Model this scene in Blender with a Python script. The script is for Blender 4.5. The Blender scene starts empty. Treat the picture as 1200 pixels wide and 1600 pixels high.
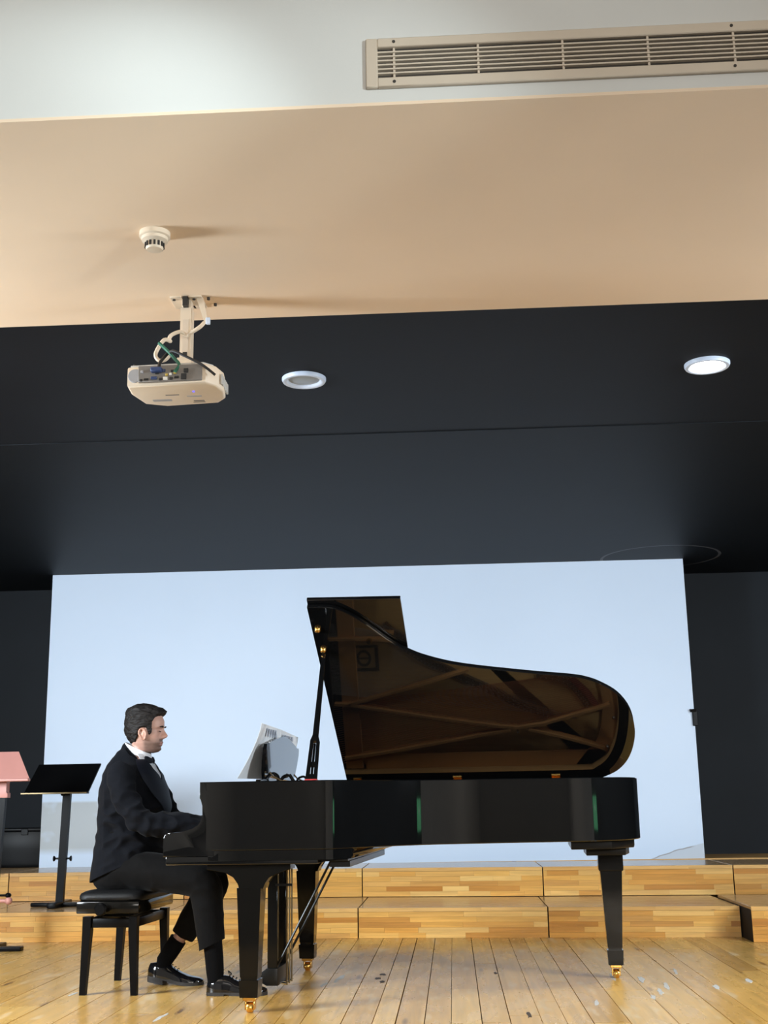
import bpy, bmesh, math, random
from mathutils import Vector, Matrix, noise
R = math.radians
C = bpy.context.scene.collection
SC = bpy.context.scene
random.seed(7)

# ------------------------------------------------------------------ camera
yaw, pitch, roll = R(2.936), R(13.394), R(-0.953)
right = Vector((math.cos(yaw), math.sin(yaw), 0))
fwd = Vector((-math.sin(yaw)*math.cos(pitch), math.cos(yaw)*math.cos(pitch), math.sin(pitch)))
up = right.cross(fwd)
r2 = math.cos(roll)*right + math.sin(roll)*up
u2 = -math.sin(roll)*right + math.cos(roll)*up
cd = bpy.data.cameras.new('camera'); cam = bpy.data.objects.new('camera', cd); C.objects.link(cam)
cam.matrix_world = Matrix(((r2.x, u2.x, -fwd.x, 0), (r2.y, u2.y, -fwd.y, 0), (r2.z, u2.z, -fwd.z, 0.9), (0, 0, 0, 1)))
cd.sensor_fit = 'HORIZONTAL'; cd.sensor_width = 36; cd.lens = 57.0; cd.clip_start = .05; cd.clip_end = 60
SC.camera = cam

# ------------------------------------------------------------------ world, lights, exposure
w = bpy.data.worlds.new('world'); SC.world = w; w.use_nodes = True
w.node_tree.nodes['Background'].inputs[0].default_value = (.75, .85, 1, 1)
w.node_tree.nodes['Background'].inputs[1].default_value = .05
SC.view_settings.view_transform = 'Standard'; SC.view_settings.look = 'None'
SC.view_settings.exposure = 0.0; SC.view_settings.gamma = 1; SC.view_settings.use_curve_mapping = False

def area(name, loc, to, sx, sy, power, col, spread=180):
    d = bpy.data.lights.new(name, 'AREA'); d.shape = 'RECTANGLE'; d.size = sx; d.size_y = sy
    d.energy = power; d.color = col; d.spread = R(spread)
    o = bpy.data.objects.new(name, d); C.objects.link(o); o.location = loc
    o.rotation_euler = (Vector(to)-Vector(loc)).to_track_quat('-Z', 'Y').to_euler()
    return o
# unseen fill lamps added at the hall ceiling, behind the camera
for i, (x, y) in enumerate([(-2.4, -1.2), (1.6, -1.2), (-2.4, -4.6), (1.6, -4.6)]):
    area('hall_fill_lamp', (x, y, 3.42), (x, y+.9, 0), 1.2, .6, 8, (1, .93, .86))
# wide fill light added before the hall's back wall, lifts the stage floor
area('hall_back_fill', (0, -6.8, 2.1), (0, 6, .8), 5.0, .8, 300, (1, .95, .88))
# unseen area lights added at both side walls: left throws soffit shadows, right fills
area('side_fill', (-4.95, 3.8, 1.8), (-.6, 7.5, 2.1), 1.2, 1.1, 430, (.80, .91, 1))
area('side_fill', (4.75, 3.8, 1.8), (.4, 7.5, 2.1), 1.2, 1.1, 250, (.80, .91, 1))
# two fill lights added out of view below the soffit, left and right
for x in (-4.4, 4.2): area('stage_fill', (x, 3.5, 2.58), (x*.15, 9.5, .9), 1.3, .35, 46, (.90, .95, 1), 120)
# unseen spots added at the hall's right for the bright patch on the bulkhead
for x, tx, tz, e, ang in ((3.6, -1.0, 2.79, 1500, 10), (3.6, -.35, 2.80, 720, 12), (3.6, .45, 2.85, 120, 13)):
    sd = bpy.data.lights.new('bulkhead_spot', 'SPOT'); sd.energy = e; sd.spot_size = R(ang); sd.spot_blend = 1; sd.color = (.80, .95, 1); sd.shadow_soft_size = .06
    so = bpy.data.objects.new('bulkhead_spot', sd); C.objects.link(so); so.location = (x, -1.0, 1.9)
    so.rotation_euler = (Vector((tx, 3.04, tz))-so.location).to_track_quat('-Z', 'Y').to_euler()

# ------------------------------------------------------------------ materials
def mat(name, col, rough=.5, metal=0, spec=.5, coat=0, var=.08, vscale=6, bump=0, bscale=40, stretch=(1, 1, 1), emit=None, estr=0, sheen=0):
    m = bpy.data.materials.new(name); m.use_nodes = True
    nt = m.node_tree; N = nt.nodes; L = nt.links; b = N['Principled BSDF']
    b.inputs['Roughness'].default_value = rough; b.inputs['Metallic'].default_value = metal
    b.inputs['Specular IOR Level'].default_value = spec; b.inputs['Coat Weight'].default_value = coat
    b.inputs['Coat Roughness'].default_value = .03
    if sheen: b.inputs['Sheen Weight'].default_value = sheen; b.inputs['Sheen Roughness'].default_value = .4
    tc = N.new('ShaderNodeTexCoord'); mp = N.new('ShaderNodeMapping'); mp.inputs['Scale'].default_value = stretch
    L.new(tc.outputs['Object'], mp.inputs[0])
    nz = N.new('ShaderNodeTexNoise'); nz.inputs['Scale'].default_value = vscale; nz.inputs['Detail'].default_value = 4
    L.new(mp.outputs[0], nz.inputs[0])
    rp = N.new('ShaderNodeValToRGB'); rp.color_ramp.elements[0].position = .3; rp.color_ramp.elements[1].position = .7
    rp.color_ramp.elements[0].color = tuple(c*(1-var) for c in col)+(1,); rp.color_ramp.elements[1].color = tuple(min(1, c*(1+var)) for c in col)+(1,)
    L.new(nz.outputs[0], rp.inputs[0]); L.new(rp.outputs[0], b.inputs['Base Color'])
    if bump:
        n2 = N.new('ShaderNodeTexNoise'); n2.inputs['Scale'].default_value = bscale; L.new(mp.outputs[0], n2.inputs[0])
        bp = N.new('ShaderNodeBump'); bp.inputs['Strength'].default_value = bump; bp.inputs['Distance'].default_value = .004
        L.new(n2.outputs[0], bp.inputs['Height']); L.new(bp.outputs[0], b.inputs['Normal'])
    if emit:
        b.inputs['Emission Color'].default_value = emit+(1,); b.inputs['Emission Strength'].default_value = estr
    return m

def wood(name, ramp, grain=(2, 40, 40), rough=.35, knots=False, wear=False, coat=0, spec=.3):
    """per-board tone from the object's own random number, times stretched grain"""
    m = bpy.data.materials.new(name); m.use_nodes = True
    nt = m.node_tree; N = nt.nodes; L = nt.links; b = N['Principled BSDF']
    b.inputs['Roughness'].default_value = rough; b.inputs['Coat Weight'].default_value = coat; b.inputs['Coat Roughness'].default_value = .12; b.inputs['Specular IOR Level'].default_value = spec
    oi = N.new('ShaderNodeObjectInfo'); tc = N.new('ShaderNodeTexCoord')
    rp = N.new('ShaderNodeValToRGB'); rp.color_ramp.interpolation = 'LINEAR'
    e = rp.color_ramp.elements
    e[0].position = 0; e[0].color = ramp[0]+(1,); e[1].position = 1; e[1].color = ramp[-1]+(1,)
    for i, c in enumerate(ramp[1:-1]): k = e.new((i+1)/(len(ramp)-1)); k.color = c+(1,)
    L.new(oi.outputs['Random'], rp.inputs[0])
    mul = N.new('ShaderNodeMath'); mul.operation = 'MULTIPLY'; mul.inputs[1].default_value = 37.0; L.new(oi.outputs['Random'], mul.inputs[0])
    add = N.new('ShaderNodeVectorMath'); add.operation = 'ADD'; L.new(tc.outputs['Object'], add.inputs[0]); L.new(mul.outputs[0], add.inputs[1])
    mp = N.new('ShaderNodeMapping'); mp.inputs['Scale'].default_value = grain; L.new(add.outputs[0], mp.inputs[0])
    nz = N.new('ShaderNodeTexNoise'); nz.inputs['Scale'].default_value = 1; nz.inputs['Detail'].default_value = 5; nz.inputs['Distortion'].default_value = .6
    L.new(mp.outputs[0], nz.inputs[0])
    gr = N.new('ShaderNodeMapRange'); gr.inputs[1].default_value = .3; gr.inputs[2].default_value = .75; gr.inputs[3].default_value = 1.08; gr.inputs[4].default_value = .76
    L.new(nz.outputs[0], gr.inputs[0])
    mx = N.new('ShaderNodeMix'); mx.data_type = 'RGBA'; mx.blend_type = 'MULTIPLY'; mx.inputs[0].default_value = 1
    L.new(rp.outputs[0], mx.inputs[6]); L.new(gr.outputs[0], mx.inputs[7])
    out = mx.outputs[2]
    if knots:
        vo = N.new('ShaderNodeTexVoronoi'); vo.inputs['Scale'].default_value = 1
        m2 = N.new('ShaderNodeMapping'); m2.inputs['Scale'].default_value = tuple(knots); L.new(add.outputs[0], m2.inputs[0]); L.new(m2.outputs[0], vo.inputs[0])
        kr = N.new('ShaderNodeMapRange'); kr.inputs[1].default_value = .05; kr.inputs[2].default_value = .13; kr.inputs[3].default_value = .85; kr.inputs[4].default_value = 0
        L.new(vo.outputs['Distance'], kr.inputs[0])
        mk = N.new('ShaderNodeMix'); mk.data_type = 'RGBA'; mk.inputs[7].default_value = (.12, .045, .012, 1)
        L.new(kr.outputs[0], mk.inputs[0]); L.new(out, mk.inputs[6]); out = mk.outputs[2]
    if wear:
        n3 = N.new('ShaderNodeTexNoise'); n3.inputs['Scale'].default_value = 1; n3.inputs['Detail'].default_value = 6
        m3 = N.new('ShaderNodeMapping'); m3.inputs['Scale'].default_value = (9, 2.2, 1)
        gm = N.new('ShaderNodeNewGeometry'); L.new(gm.outputs['Position'], m3.inputs[0]); L.new(m3.outputs[0], n3.inputs[0])
        wr = N.new('ShaderNodeMapRange'); wr.inputs[1].default_value = .60; wr.inputs[2].default_value = .70; wr.inputs[4].default_value = .55
        L.new(n3.outputs[0], wr.inputs[0])
        mw = N.new('ShaderNodeMix'); mw.data_type = 'RGBA'; mw.inputs[7].default_value = (.74, .60, .40, 1)
        L.new(wr.outputs[0], mw.inputs[0]); L.new(out, mw.inputs[6]); out = mw.outputs[2]
        ra = N.new('ShaderNodeMapRange'); ra.inputs[1].default_value = .35; ra.inputs[2].default_value = .7; ra.inputs[3].default_value = rough-.03; ra.inputs[4].default_value = rough+.08
        L.new(n3.outputs[0], ra.inputs[0]); L.new(ra.outputs[0], b.inputs['Roughness'])
    L.new(out, b.inputs['Base Color'])
    return m

M = {}
M['panel'] = None
M['dark'] = mat('charcoal_paint', (.0085, .0115, .0155), .62, spec=.2, var=.12, vscale=2, bump=.05, bscale=120)
M['dark_ceiling'] = mat('charcoal_ceiling_paint', (.0095, .0112, .0145), .55, spec=.1, var=.10, vscale=1.2, bump=.05, bscale=90)
M['beige'] = mat('beige_paint', (.86, .67, .49), .75, var=.03, vscale=1.5, bump=.03, bscale=150)
M['white_paint'] = mat('white_paint', (.66, .65, .62), .7, var=.03, vscale=1.5, bump=.03, bscale=150)
M['hall_wall'] = mat('hall_wall_paint', (.52, .50, .47), .8, var=.05)
M['hall_floor'] = mat('hall_floor_vinyl', (.03, .025, .022), .6, var=.1)
M['gap'] = mat('dark_joint', (.02, .013, .008), .9)
M['plank'] = wood('stage_board', [(.60, .335, .085), (.69, .40, .108), (.52, .28, .068), (.73, .44, .128), (.63, .368, .095)], (34, 1.6, 20), .27, knots=(7, 1.1, 1), wear=True, spec=.32)
M['lamella'] = wood('glued_pine', [(.62, .315, .066), (.70, .40, .105), (.44, .18, .028), (.74, .47, .155), (.56, .26, .048), (.68, .365, .086)], (3, 60, 60), .38, coat=.1)
M['riser_top'] = wood('riser_tread_pine', [(.50, .30, .13), (.56, .35, .16)], (3, 50, 50), .25, coat=.3)
M['riser_edge'] = wood('riser_edge_pine', [(.58, .32, .10), (.66, .40, .14)], (3, 60, 60), .35, knots=(5, 14, 14))
M['black'] = mat('black_polyester', (.0035, .0037, .004), .045, spec=.5, coat=.6, var=.05)
M['black_satin'] = mat('black_satin_lacquer', (.007, .0067, .0063), .3, spec=.25, var=.1)
M['leg_black'] = mat('black_leg_lacquer', (.006, .0056, .005), .10, spec=.22, var=.05)
M['gold'] = mat('gold_plate_paint', (.62, .31, .11), .45, metal=.2, var=.06)
M['soundboard'] = mat('spruce_soundboard', (.72, .43, .15), .4, var=.10, vscale=4, stretch=(1, 30, 1))
M['dull_brass'] = mat('dull_brass', (.20, .15, .08), .4, metal=.8)
M['brass'] = mat('brass', (.80, .50, .14), .22, metal=1, var=.05)
M['steel'] = mat('string_steel', (.55, .53, .50), .3, metal=1)
M['copper'] = mat('bass_string_copper', (.62, .26, .12), .35, metal=1)
M['veneer'] = mat('rim_veneer', (.42, .24, .09), .4, var=.15, vscale=5, stretch=(1, 1, 12))
M['hitch_felt'] = mat('dark_red_felt', (.20, .03, .02), .9)
M['redfelt'] = mat('red_felt', (.45, .03, .03), .9, var=.15, vscale=60)
M['bridge'] = mat('bridge_maple', (.16, .08, .03), .5, var=.2)
M['ivory'] = mat('white_key', (.80, .78, .72), .2)
M['ebony'] = mat('black_key', (.01, .01, .01), .3)
M['chrome'] = mat('chrome', (.75, .75, .76), .15, metal=1)
M['paper'] = mat('white_paper', (.80, .82, .84), .7, var=.02)
M['print'] = mat('printed_ink', (.38, .42, .50), .7, var=.3, vscale=150)
M['suit'] = mat('midnight_wool', (.0036, .0043, .0066), .9, spec=.12, var=.12, vscale=30, bump=.15, bscale=250, sheen=.03)
M['trouser'] = mat('black_wool', (.0036, .0034, .0035), .9, spec=.12, var=.12, vscale=30, bump=.15, bscale=250, sheen=.03)
M['satin'] = mat('navy_satin', (.006, .008, .015), .6, spec=.2, var=.1)
M['shirt'] = mat('white_cotton', (.78, .82, .88), .8, var=.03, bump=.1, bscale=200)
M['sock'] = mat('black_sock', (.0028, .0028, .0032), .95, spec=.1, bump=.3, bscale=300)
M['shoe'] = mat('black_patent_leather', (.005, .005, .006), .09, spec=.6, coat=.5)
M['sole'] = mat('shoe_sole', (.02, .017, .015), .6)
M['hair'] = mat('dark_brown_hair', (.0095, .0075, .0068), .6, spec=.2, var=.7, vscale=22, stretch=(1.2, 6, 7), bump=.5, bscale=45)
M['eye'] = mat('eye_white', (.7, .66, .62), .2)
M['leather'] = mat('black_leatherette', (.007, .007, .0075), .5, spec=.25, var=.1, bump=.3, bscale=120)
M['stand'] = mat('black_stand_lacquer', (.003, .003, .0033), .35, spec=.10, var=.1)
M['pink'] = mat('salmon_lacquer', (.52, .24, .205), .5, var=.05)
M['cream'] = mat('cream_plastic', (.72, .60, .46), .5, var=.04)
M['cream_vent'] = mat('cream_enamel', (.62, .52, .41), .5, var=.03)
M['vent_dark'] = mat('vent_cavity', (.05, .042, .035), .9)
M['proj'] = mat('projector_plastic', (.86, .73, .57), .45, var=.04)
M['proj_side'] = mat('projector_side_plastic', (.60, .60, .58), .4, var=.04)
M['proj_dark'] = mat('port_panel_grey', (.22, .20, .18), .5)
M['port'] = mat('port_black', (.012, .012, .012), .5)
M['blue'] = mat('plug_blue', (.03, .06, .17), .45)
M['green'] = mat('cable_green', (.02, .15, .09), .5)
M['cable'] = mat('cable_black', (.01, .01, .011), .5)
M['yellow'] = mat('plug_yellow', (.6, .42, .08), .5)
M['label_grey'] = mat('sticker_grey', (.42, .42, .44), .5)
M['led'] = mat('blue_led', (.05, .05, .8), .3, emit=(.10, .08, 1), estr=2.5)
M['trim_white'] = mat('white_enamel', (.62, .70, .84), .4, var=.02)
M['diffuser_off'] = mat('frosted_diffuser', (.30, .33, .35), .3, var=.05)
M['diffuser_on'] = mat('lit_diffuser', (.9, .9, .9), .4, emit=(.93, 1, .97), estr=30)
M['exit'] = mat('exit_green', (.02, .4, .12), .5, emit=(.22, .80, .40), estr=1.6)
M['exit_white'] = mat('exit_white', (.8, .9, .8), .5, emit=(.7, 1, .8), estr=1.2)

# ------------------------------------------------------------------ mesh builder
class MB:
    def __init__(s): s.v = []; s.f = []; s.m = []; s.mi = 0
    def add(s, vs, fs):
        o = len(s.v); s.v += [tuple(p) for p in vs]; s.f += [tuple(i+o for i in f) for f in fs]; s.m += [s.mi]*len(fs); return s
    def from_bm(s, bm):
        bm.verts.index_update(); s.add([v.co[:] for v in bm.verts], [[v.index for v in f.verts] for f in bm.faces]); bm.free(); return s
    def box(s, x0, x1, y0, y1, z0, z1, bev=0, seg=1):
        bm = bmesh.new(); bmesh.ops.create_cube(bm, size=1)
        for v in bm.verts: v.co = Vector(((x0+x1)/2+v.co.x*(x1-x0), (y0+y1)/2+v.co.y*(y1-y0), (z0+z1)/2+v.co.z*(z1-z0)))
        if bev: bmesh.ops.bevel(bm, geom=bm.edges[:], offset=bev, segments=seg, affect='EDGES', profile=.5)
        return s.from_bm(bm)
    def prism(s, poly, axis, a, b, bev=0, seg=2):
        f = {'x': lambda p, t: (t, p[0], p[1]), 'y': lambda p, t: (p[0], t, p[1]), 'z': lambda p, t: (p[0], p[1], t)}[axis]
        n = len(poly); bm = bmesh.new()
        A = [bm.verts.new(f(p, a)) for p in poly]; B = [bm.verts.new(f(p, b)) for p in poly]
        fa = bm.faces.new(A); fb = bm.faces.new(B[::-1])
        for i in range(n): bm.faces.new((A[i], A[(i+1) % n], B[(i+1) % n], B[i]))
        if bev:
            ed = list(set(fa.edges[:]+fb.edges[:])); bmesh.ops.bevel(bm, geom=ed, offset=bev, segments=seg, affect='EDGES', profile=.5)
        return s.from_bm(bm)
    def hull(s, bot, top):
        """box from two quads (four corners each)"""
        return s.add(bot+top, [(3, 2, 1, 0), (4, 5, 6, 7), (0, 1, 5, 4), (1, 2, 6, 5), (2, 3, 7, 6), (3, 0, 4, 7)])
    def loft(s, rings, caps=True, closed=False):
        n = len(rings[0]); vs = [p for r in rings for p in r]; fs = []
        K = len(rings)
        for k in range(K if closed else K-1):
            k2 = (k+1) % K
            for i in range(n): fs.append((k*n+i, k*n+(i+1) % n, k2*n+(i+1) % n, k2*n+i))
        if caps and not closed: fs.append(tuple(range(n))[::-1]); fs.append(tuple((K-1)*n+i for i in range(n)))
        return s.add(vs, fs)
    def tube(s, pts, r, n=10, caps=True, flat=(1, 1), up=(0, 0, 1), round_ends=False):
        P = [Vector(p) for p in pts]; K = len(P); r = r if isinstance(r, (list, tuple)) else [r]*K
        rings = []; prev = None
        for k in range(K):
            t = (P[min(k+1, K-1)]-P[max(k-1, 0)]).normalized()
            if prev is None:
                a = Vector(up) if abs(t.dot(Vector(up))) < .95 else Vector((1, 0, 0))
                prev = (a-t*a.dot(t)).normalized()
            else: prev = (prev-t*prev.dot(t)).normalized()
            q = t.cross(prev)
            rk = r[k] if isinstance(r[k], (tuple, list)) else (r[k]*flat[0], r[k]*flat[1])
            ring = lambda c, sc: [c+prev*(rk[0]*sc*math.cos(2*math.pi*i/n))+q*(rk[1]*sc*math.sin(2*math.pi*i/n)) for i in range(n)]
            if round_ends and k == 0:
                m_ = (rk[0]+rk[1])/2
                rings += [ring(P[k]-t*m_*.97, .22), ring(P[k]-t*m_*.75, .66), ring(P[k]-t*m_*.4, .92)]
            rings.append(ring(P[k], 1))
            if round_ends and k == K-1:
                m_ = (rk[0]+rk[1])/2
                rings += [ring(P[k]+t*m_*.4, .92), ring(P[k]+t*m_*.75, .66), ring(P[k]+t*m_*.97, .22)]
        return s.loft(rings, caps)
    def lathe(s, prof, c=(0, 0, 0), n=24, axis='z'):
        f = {'z': lambda r, a, h: (c[0]+r*math.cos(a), c[1]+r*math.sin(a), c[2]+h), 'y': lambda r, a, h: (c[0]+r*math.cos(a), c[1]+h, c[2]+r*math.sin(a)), 'x': lambda r, a, h: (c[0]+h, c[1]+r*math.cos(a), c[2]+r*math.sin(a))}[axis]
        return s.loft([[f(max(r, 1e-4), 2*math.pi*i/n, h) for i in range(n)] for r, h in prof])
    def ball(s, c, r, n=16, m=10):
        r = r if isinstance(r, (tuple, list)) else (r, r, r)
        return s.loft([[(c[0]+r[0]*math.sin(t)*math.cos(2*math.pi*i/n), c[1]+r[1]*math.sin(t)*math.sin(2*math.pi*i/n), c[2]-r[2]*math.cos(t)) for i in range(n)] for t in [math.pi*(.02+.96*k/m) for k in range(m+1)]])
    def shift(s, d): s.v = [(p[0]+d[0], p[1]+d[1], p[2]+d[2]) for p in s.v]; return s
    def mesh(s, name, mats, smooth=40):
        me = bpy.data.meshes.new(name); me.from_pydata(s.v, [], s.f)
        for m_ in (mats if isinstance(mats, list) else [mats]): me.materials.append(m_)
        for p, k in zip(me.polygons, s.m): p.material_index = k
        bm = bmesh.new(); bm.from_mesh(me); bmesh.ops.recalc_face_normals(bm, faces=bm.faces[:]); bm.to_mesh(me); bm.free()
        if smooth:
            me.polygons.foreach_set('use_smooth', [True]*len(me.polygons)); me.set_sharp_from_angle(angle=R(smooth))
        return me
    def build(s, name, mats, parent=None, smooth=40):
        o = bpy.data.objects.new(name, None if False else s.mesh(name, mats, smooth)); C.objects.link(o)
        if parent: o.parent = parent
        return o

def tag(o, label=None, cat=None, group=None, kind=None):
    if label: o['label'] = label
    if cat: o['category'] = cat
    if group: o['group'] = group
    if kind: o['kind'] = kind
    return o
def thing(name, label, cat, loc=(0, 0, 0), rz=0, group=None):
    o = bpy.data.objects.new(name, None); C.objects.link(o); o.location = loc; o.rotation_euler = (0, 0, rz); o.empty_display_size = .1
    return tag(o, label, cat, group)
def struct(o): o['kind'] = 'structure'; return o
def spline(pts, sub=6, closed=False):
    P = [Vector(p) for p in pts]; n = len(P); out = []
    for i in range(n if closed else n-1):
        g = (lambda k: P[k % n]) if closed else (lambda k: P[max(0, min(n-1, k))])
        a, b, c, d = g(i-1), g(i), g(i+1), g(i+2)
        for j in range(sub):
            t = j/sub
            out.append(.5*((2*b)+(-a+c)*t+(2*a-5*b+4*c-d)*t*t+(-a+3*b-3*c+d)*t**3))
    if not closed: out.append(P[-1])
    return out
def remesh(mb, name, voxel, smooth_iter=6, fac=.5):
    """union of overlapping closed shapes as one continuous surface"""
    me = mb.mesh(name+'_raw', [], 0); o = bpy.data.objects.new(name+'_raw', me); C.objects.link(o)
    m1 = o.modifiers.new('r', 'REMESH'); m1.mode = 'VOXEL'; m1.voxel_size = voxel
    m2 = o.modifiers.new('s', 'SMOOTH'); m2.iterations = smooth_iter; m2.factor = fac
    bpy.context.view_layer.update()
    ev = o.evaluated_get(bpy.context.evaluated_depsgraph_get())
    new = bpy.data.meshes.new_from_object(ev); new.name = name
    bpy.data.objects.remove(o); bpy.data.meshes.remove(me)
    return new
def link_mesh(name, me, mats, parent=None):
    me.materials.clear()
    for m_ in (mats if isinstance(mats, list) else [mats]): me.materials.append(m_)
    me.polygons.foreach_set('use_smooth', [True]*len(me.polygons))
    o = bpy.data.objects.new(name, me); C.objects.link(o); o.parent = parent
    return o

# ------------------------------------------------------------------ the room
def panel_material():
    """white painted wall with its own repair patches: grey one lower left, filled crack lower right"""
    m = mat('white_wall_paint', (.60, .715, .875), .5, var=.02, vscale=.8, bump=.04, bscale=60); nt = m.node_tree; N = nt.nodes; L = nt.links
    b = N['Principled BSDF']; src = b.inputs['Base Color'].links[0].from_socket
    tc = N.new('ShaderNodeTexCoord'); sp = N.new('ShaderNodeSeparateXYZ'); L.new(tc.outputs['Object'], sp.inputs[0])
    def math_(op, a, bb, clamp=False):
        n = N.new('ShaderNodeMath'); n.operation = op; n.use_clamp = clamp
        for i, x in enumerate((a, bb)):
            if isinstance(x, (int, float)): n.inputs[i].default_value = x
            else: L.new(x, n.inputs[i])
        return n.outputs[0]
    def step(x, e0, e1):
        n = N.new('ShaderNodeMapRange'); n.inputs[1].default_value = e0; n.inputs[2].default_value = e1; L.new(x, n.inputs[0]); return n.outputs[0]
    nz = N.new('ShaderNodeTexNoise'); nz.inputs['Scale'].default_value = 5; L.new(tc.outputs['Object'], nz.inputs[0])
    X, Z = sp.outputs[0], sp.outputs[2]
    patch = math_('MULTIPLY', math_('MULTIPLY', step(Z, .95, .93), step(Z, .50, .56)), step(X, -2.2, -2.9))
    patch = math_('MULTIPLY', patch, step(nz.outputs[0], .2, .45))
    zl = math_('ADD', Z, math_('MULTIPLY', math_('SUBTRACT', nz.outputs[0], .5), .05))
    # repaired lower right corner: below a line that rises to the right
    line = math_('SUBTRACT', zl, math_('ADD', .405, math_('MULTIPLY', math_('SUBTRACT', X, 1.62), .27)))
    fill = math_('MULTIPLY', step(line, .004, -.002), step(X, 1.60, 1.66))
    crack = math_('MULTIPLY', math_('MULTIPLY', step(line, .006, .002), step(line, -.006, -.002)), math_('MULTIPLY', step(X, 1.60, 1.66), step(X, 2.0, 1.95)))
    def mixc(f, a, col):
        n = N.new('ShaderNodeMix'); n.data_type = 'RGBA'; L.new(f, n.inputs[0]); L.new(a, n.inputs[6]); n.inputs[7].default_value = col+(1,); return n.outputs[2]
    c = mixc(patch, src, (.44, .475, .50)); c = mixc(fill, c, (.52, .58, .66)); c = mixc(crack, c, (.30, .30, .31))
    L.new(c, b.inputs['Base Color'])
    return m
M['panel'] = panel_material()

def ceiling_ring_material():
    """rear ceiling paint with the faint outline of a filled round opening"""
    m = mat('rear_ceiling_paint', (.0075, .0095, .0122), .55, spec=.12, var=.10, vscale=1.2); nt = m.node_tree; N = nt.nodes; L = nt.links
    b = N['Principled BSDF']; src = b.inputs['Base Color'].links[0].from_socket
    tc = N.new('ShaderNodeTexCoord'); d = N.new('ShaderNodeVectorMath'); d.operation = 'DISTANCE'; L.new(tc.outputs['Object'], d.inputs[0]); d.inputs[1].default_value = (1.85, 10.45, 2.92)
    r = N.new('ShaderNodeMath'); r.operation = 'COMPARE'; L.new(d.outputs['Value'], r.inputs[0]); r.inputs[1].default_value = .50; r.inputs[2].default_value = .012
    mx = N.new('ShaderNodeMix'); mx.data_type = 'RGBA'; L.new(r.outputs[0], mx.inputs[0]); L.new(src, mx.inputs[6]); mx.inputs[7].default_value = (.09, .09, .095, 1)
    L.new(mx.outputs[2], b.inputs['Base Color']); return m

struct(MB().box(-3.52, 2.062, 10.55, 10.75, 0, 2.921).build('wall_back', M['panel']))
for nm, x0, x1 in (('wall_back_left', -5.1, -3.0), ('wall_back_right', 1.6, 4.9)):
    struct(MB().box(x0, x1, 11.3, 11.42, 0, 3.0).build(nm, M['dark']))
struct(MB().box(-5.1, 4.9, 6.56, 11.42, 2.92, 3.06).build('ceiling_rear', ceiling_ring_material()))
struct(MB().box(-5.1, 4.9, 3.3, 6.56, 2.924, 3.06).build('ceiling', M['dark_ceiling']))
struct(MB().box(-5.22, -5.1, 4.3, 11.42, -.6, 3.06).build('wall_left', M['dark']))
struct(MB().box(4.9, 5.02, 2.2, 11.42, -.6, 3.06).build('wall_right', M['dark']))
bulk = struct(MB().box(-5.1, 4.9, 3.04, 3.3, 2.801, 3.62).build('trim_1', M['white_paint']))
MB().box(-5.1, 4.9, 3.035, 4.52, 2.79, 2.80).build('soffit_board', M['beige'], bulk)
MB().box(-5.1, 4.9, 4.50, 4.52, 2.80, 2.95).build('soffit_edge', M['dark'], bulk)
# the audience hall around the camera
struct(MB().box(-5.1, 4.9, -7, 4.3, -.7, -.6).build('floor_hall', M['hall_floor']))
struct(MB().box(-5.1, 4.9, -7, 3.3, 3.5, 3.62).build('ceiling_hall', M['white_paint']))
struct(MB().box(-5.1, 4.9, -7.12, -7, -.6, 3.6).build('wall_hall', M['hall_wall']))
struct(MB().box(-5.22, -5.1, -7, 4.3, -.6, 3.6).build('wall_hall_left', M['hall_wall']))
struct(MB().box(4.9, 5.02, -7, 2.2, -.6, 3.6).box(4.9, 5.02, 2.2, 3.3, 3.06, 3.6).build('wall_hall_right', M['hall_wall']))
struct(MB().box(-5.1, 4.9, 4.27, 4.31, -.6, -.005).build('trim_2', M['hall_wall']))

# stage floor: dark subfloor, one board per plank
floor = struct(MB().box(-5.1, 4.9, 4.3, 11.3, -.06, -.022).build('floor', M['gap']))
seams = [-1.086-.02, -.885, -.667, -.495, -.267, -.033, .215, .345, .553, .705]
xs = [seams[0]]
random.seed(11)
while xs[0] > -4.0: xs.insert(0, xs[0]-random.choice([.13, .15, .17, .2, .23]))
mid = []
for a, b in zip(seams, seams[1:]):
    mid.append(a)
    if b-a > .2: mid.append((a+b)/2+random.uniform(-.02, .02))
xs = xs[:-1]+mid+[seams[-1]]
while xs[-1] < 3.3: xs.append(xs[-1]+random.choice([.12, .14, .16, .19, .22]))
for a, b in zip(xs, xs[1:]):
    y = 4.3; cut = random.uniform(5.1, 6.6)
    g = random.choice([.0012, .0012, .002, .0028])
    while y < 8.75:
        ye = min(cut, 8.8)
        p = MB().box(-(b-a)/2+g, (b-a)/2-g, -(ye-y)/2+.0015, (ye-y)/2-.0015, -.022, 0).build('plank', M['plank'], floor, 0)
        p.location = ((a+b)/2, (y+ye)/2, random.uniform(-.0006, .0006)); y = ye; cut += random.uniform(1.3, 2.4)
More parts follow.
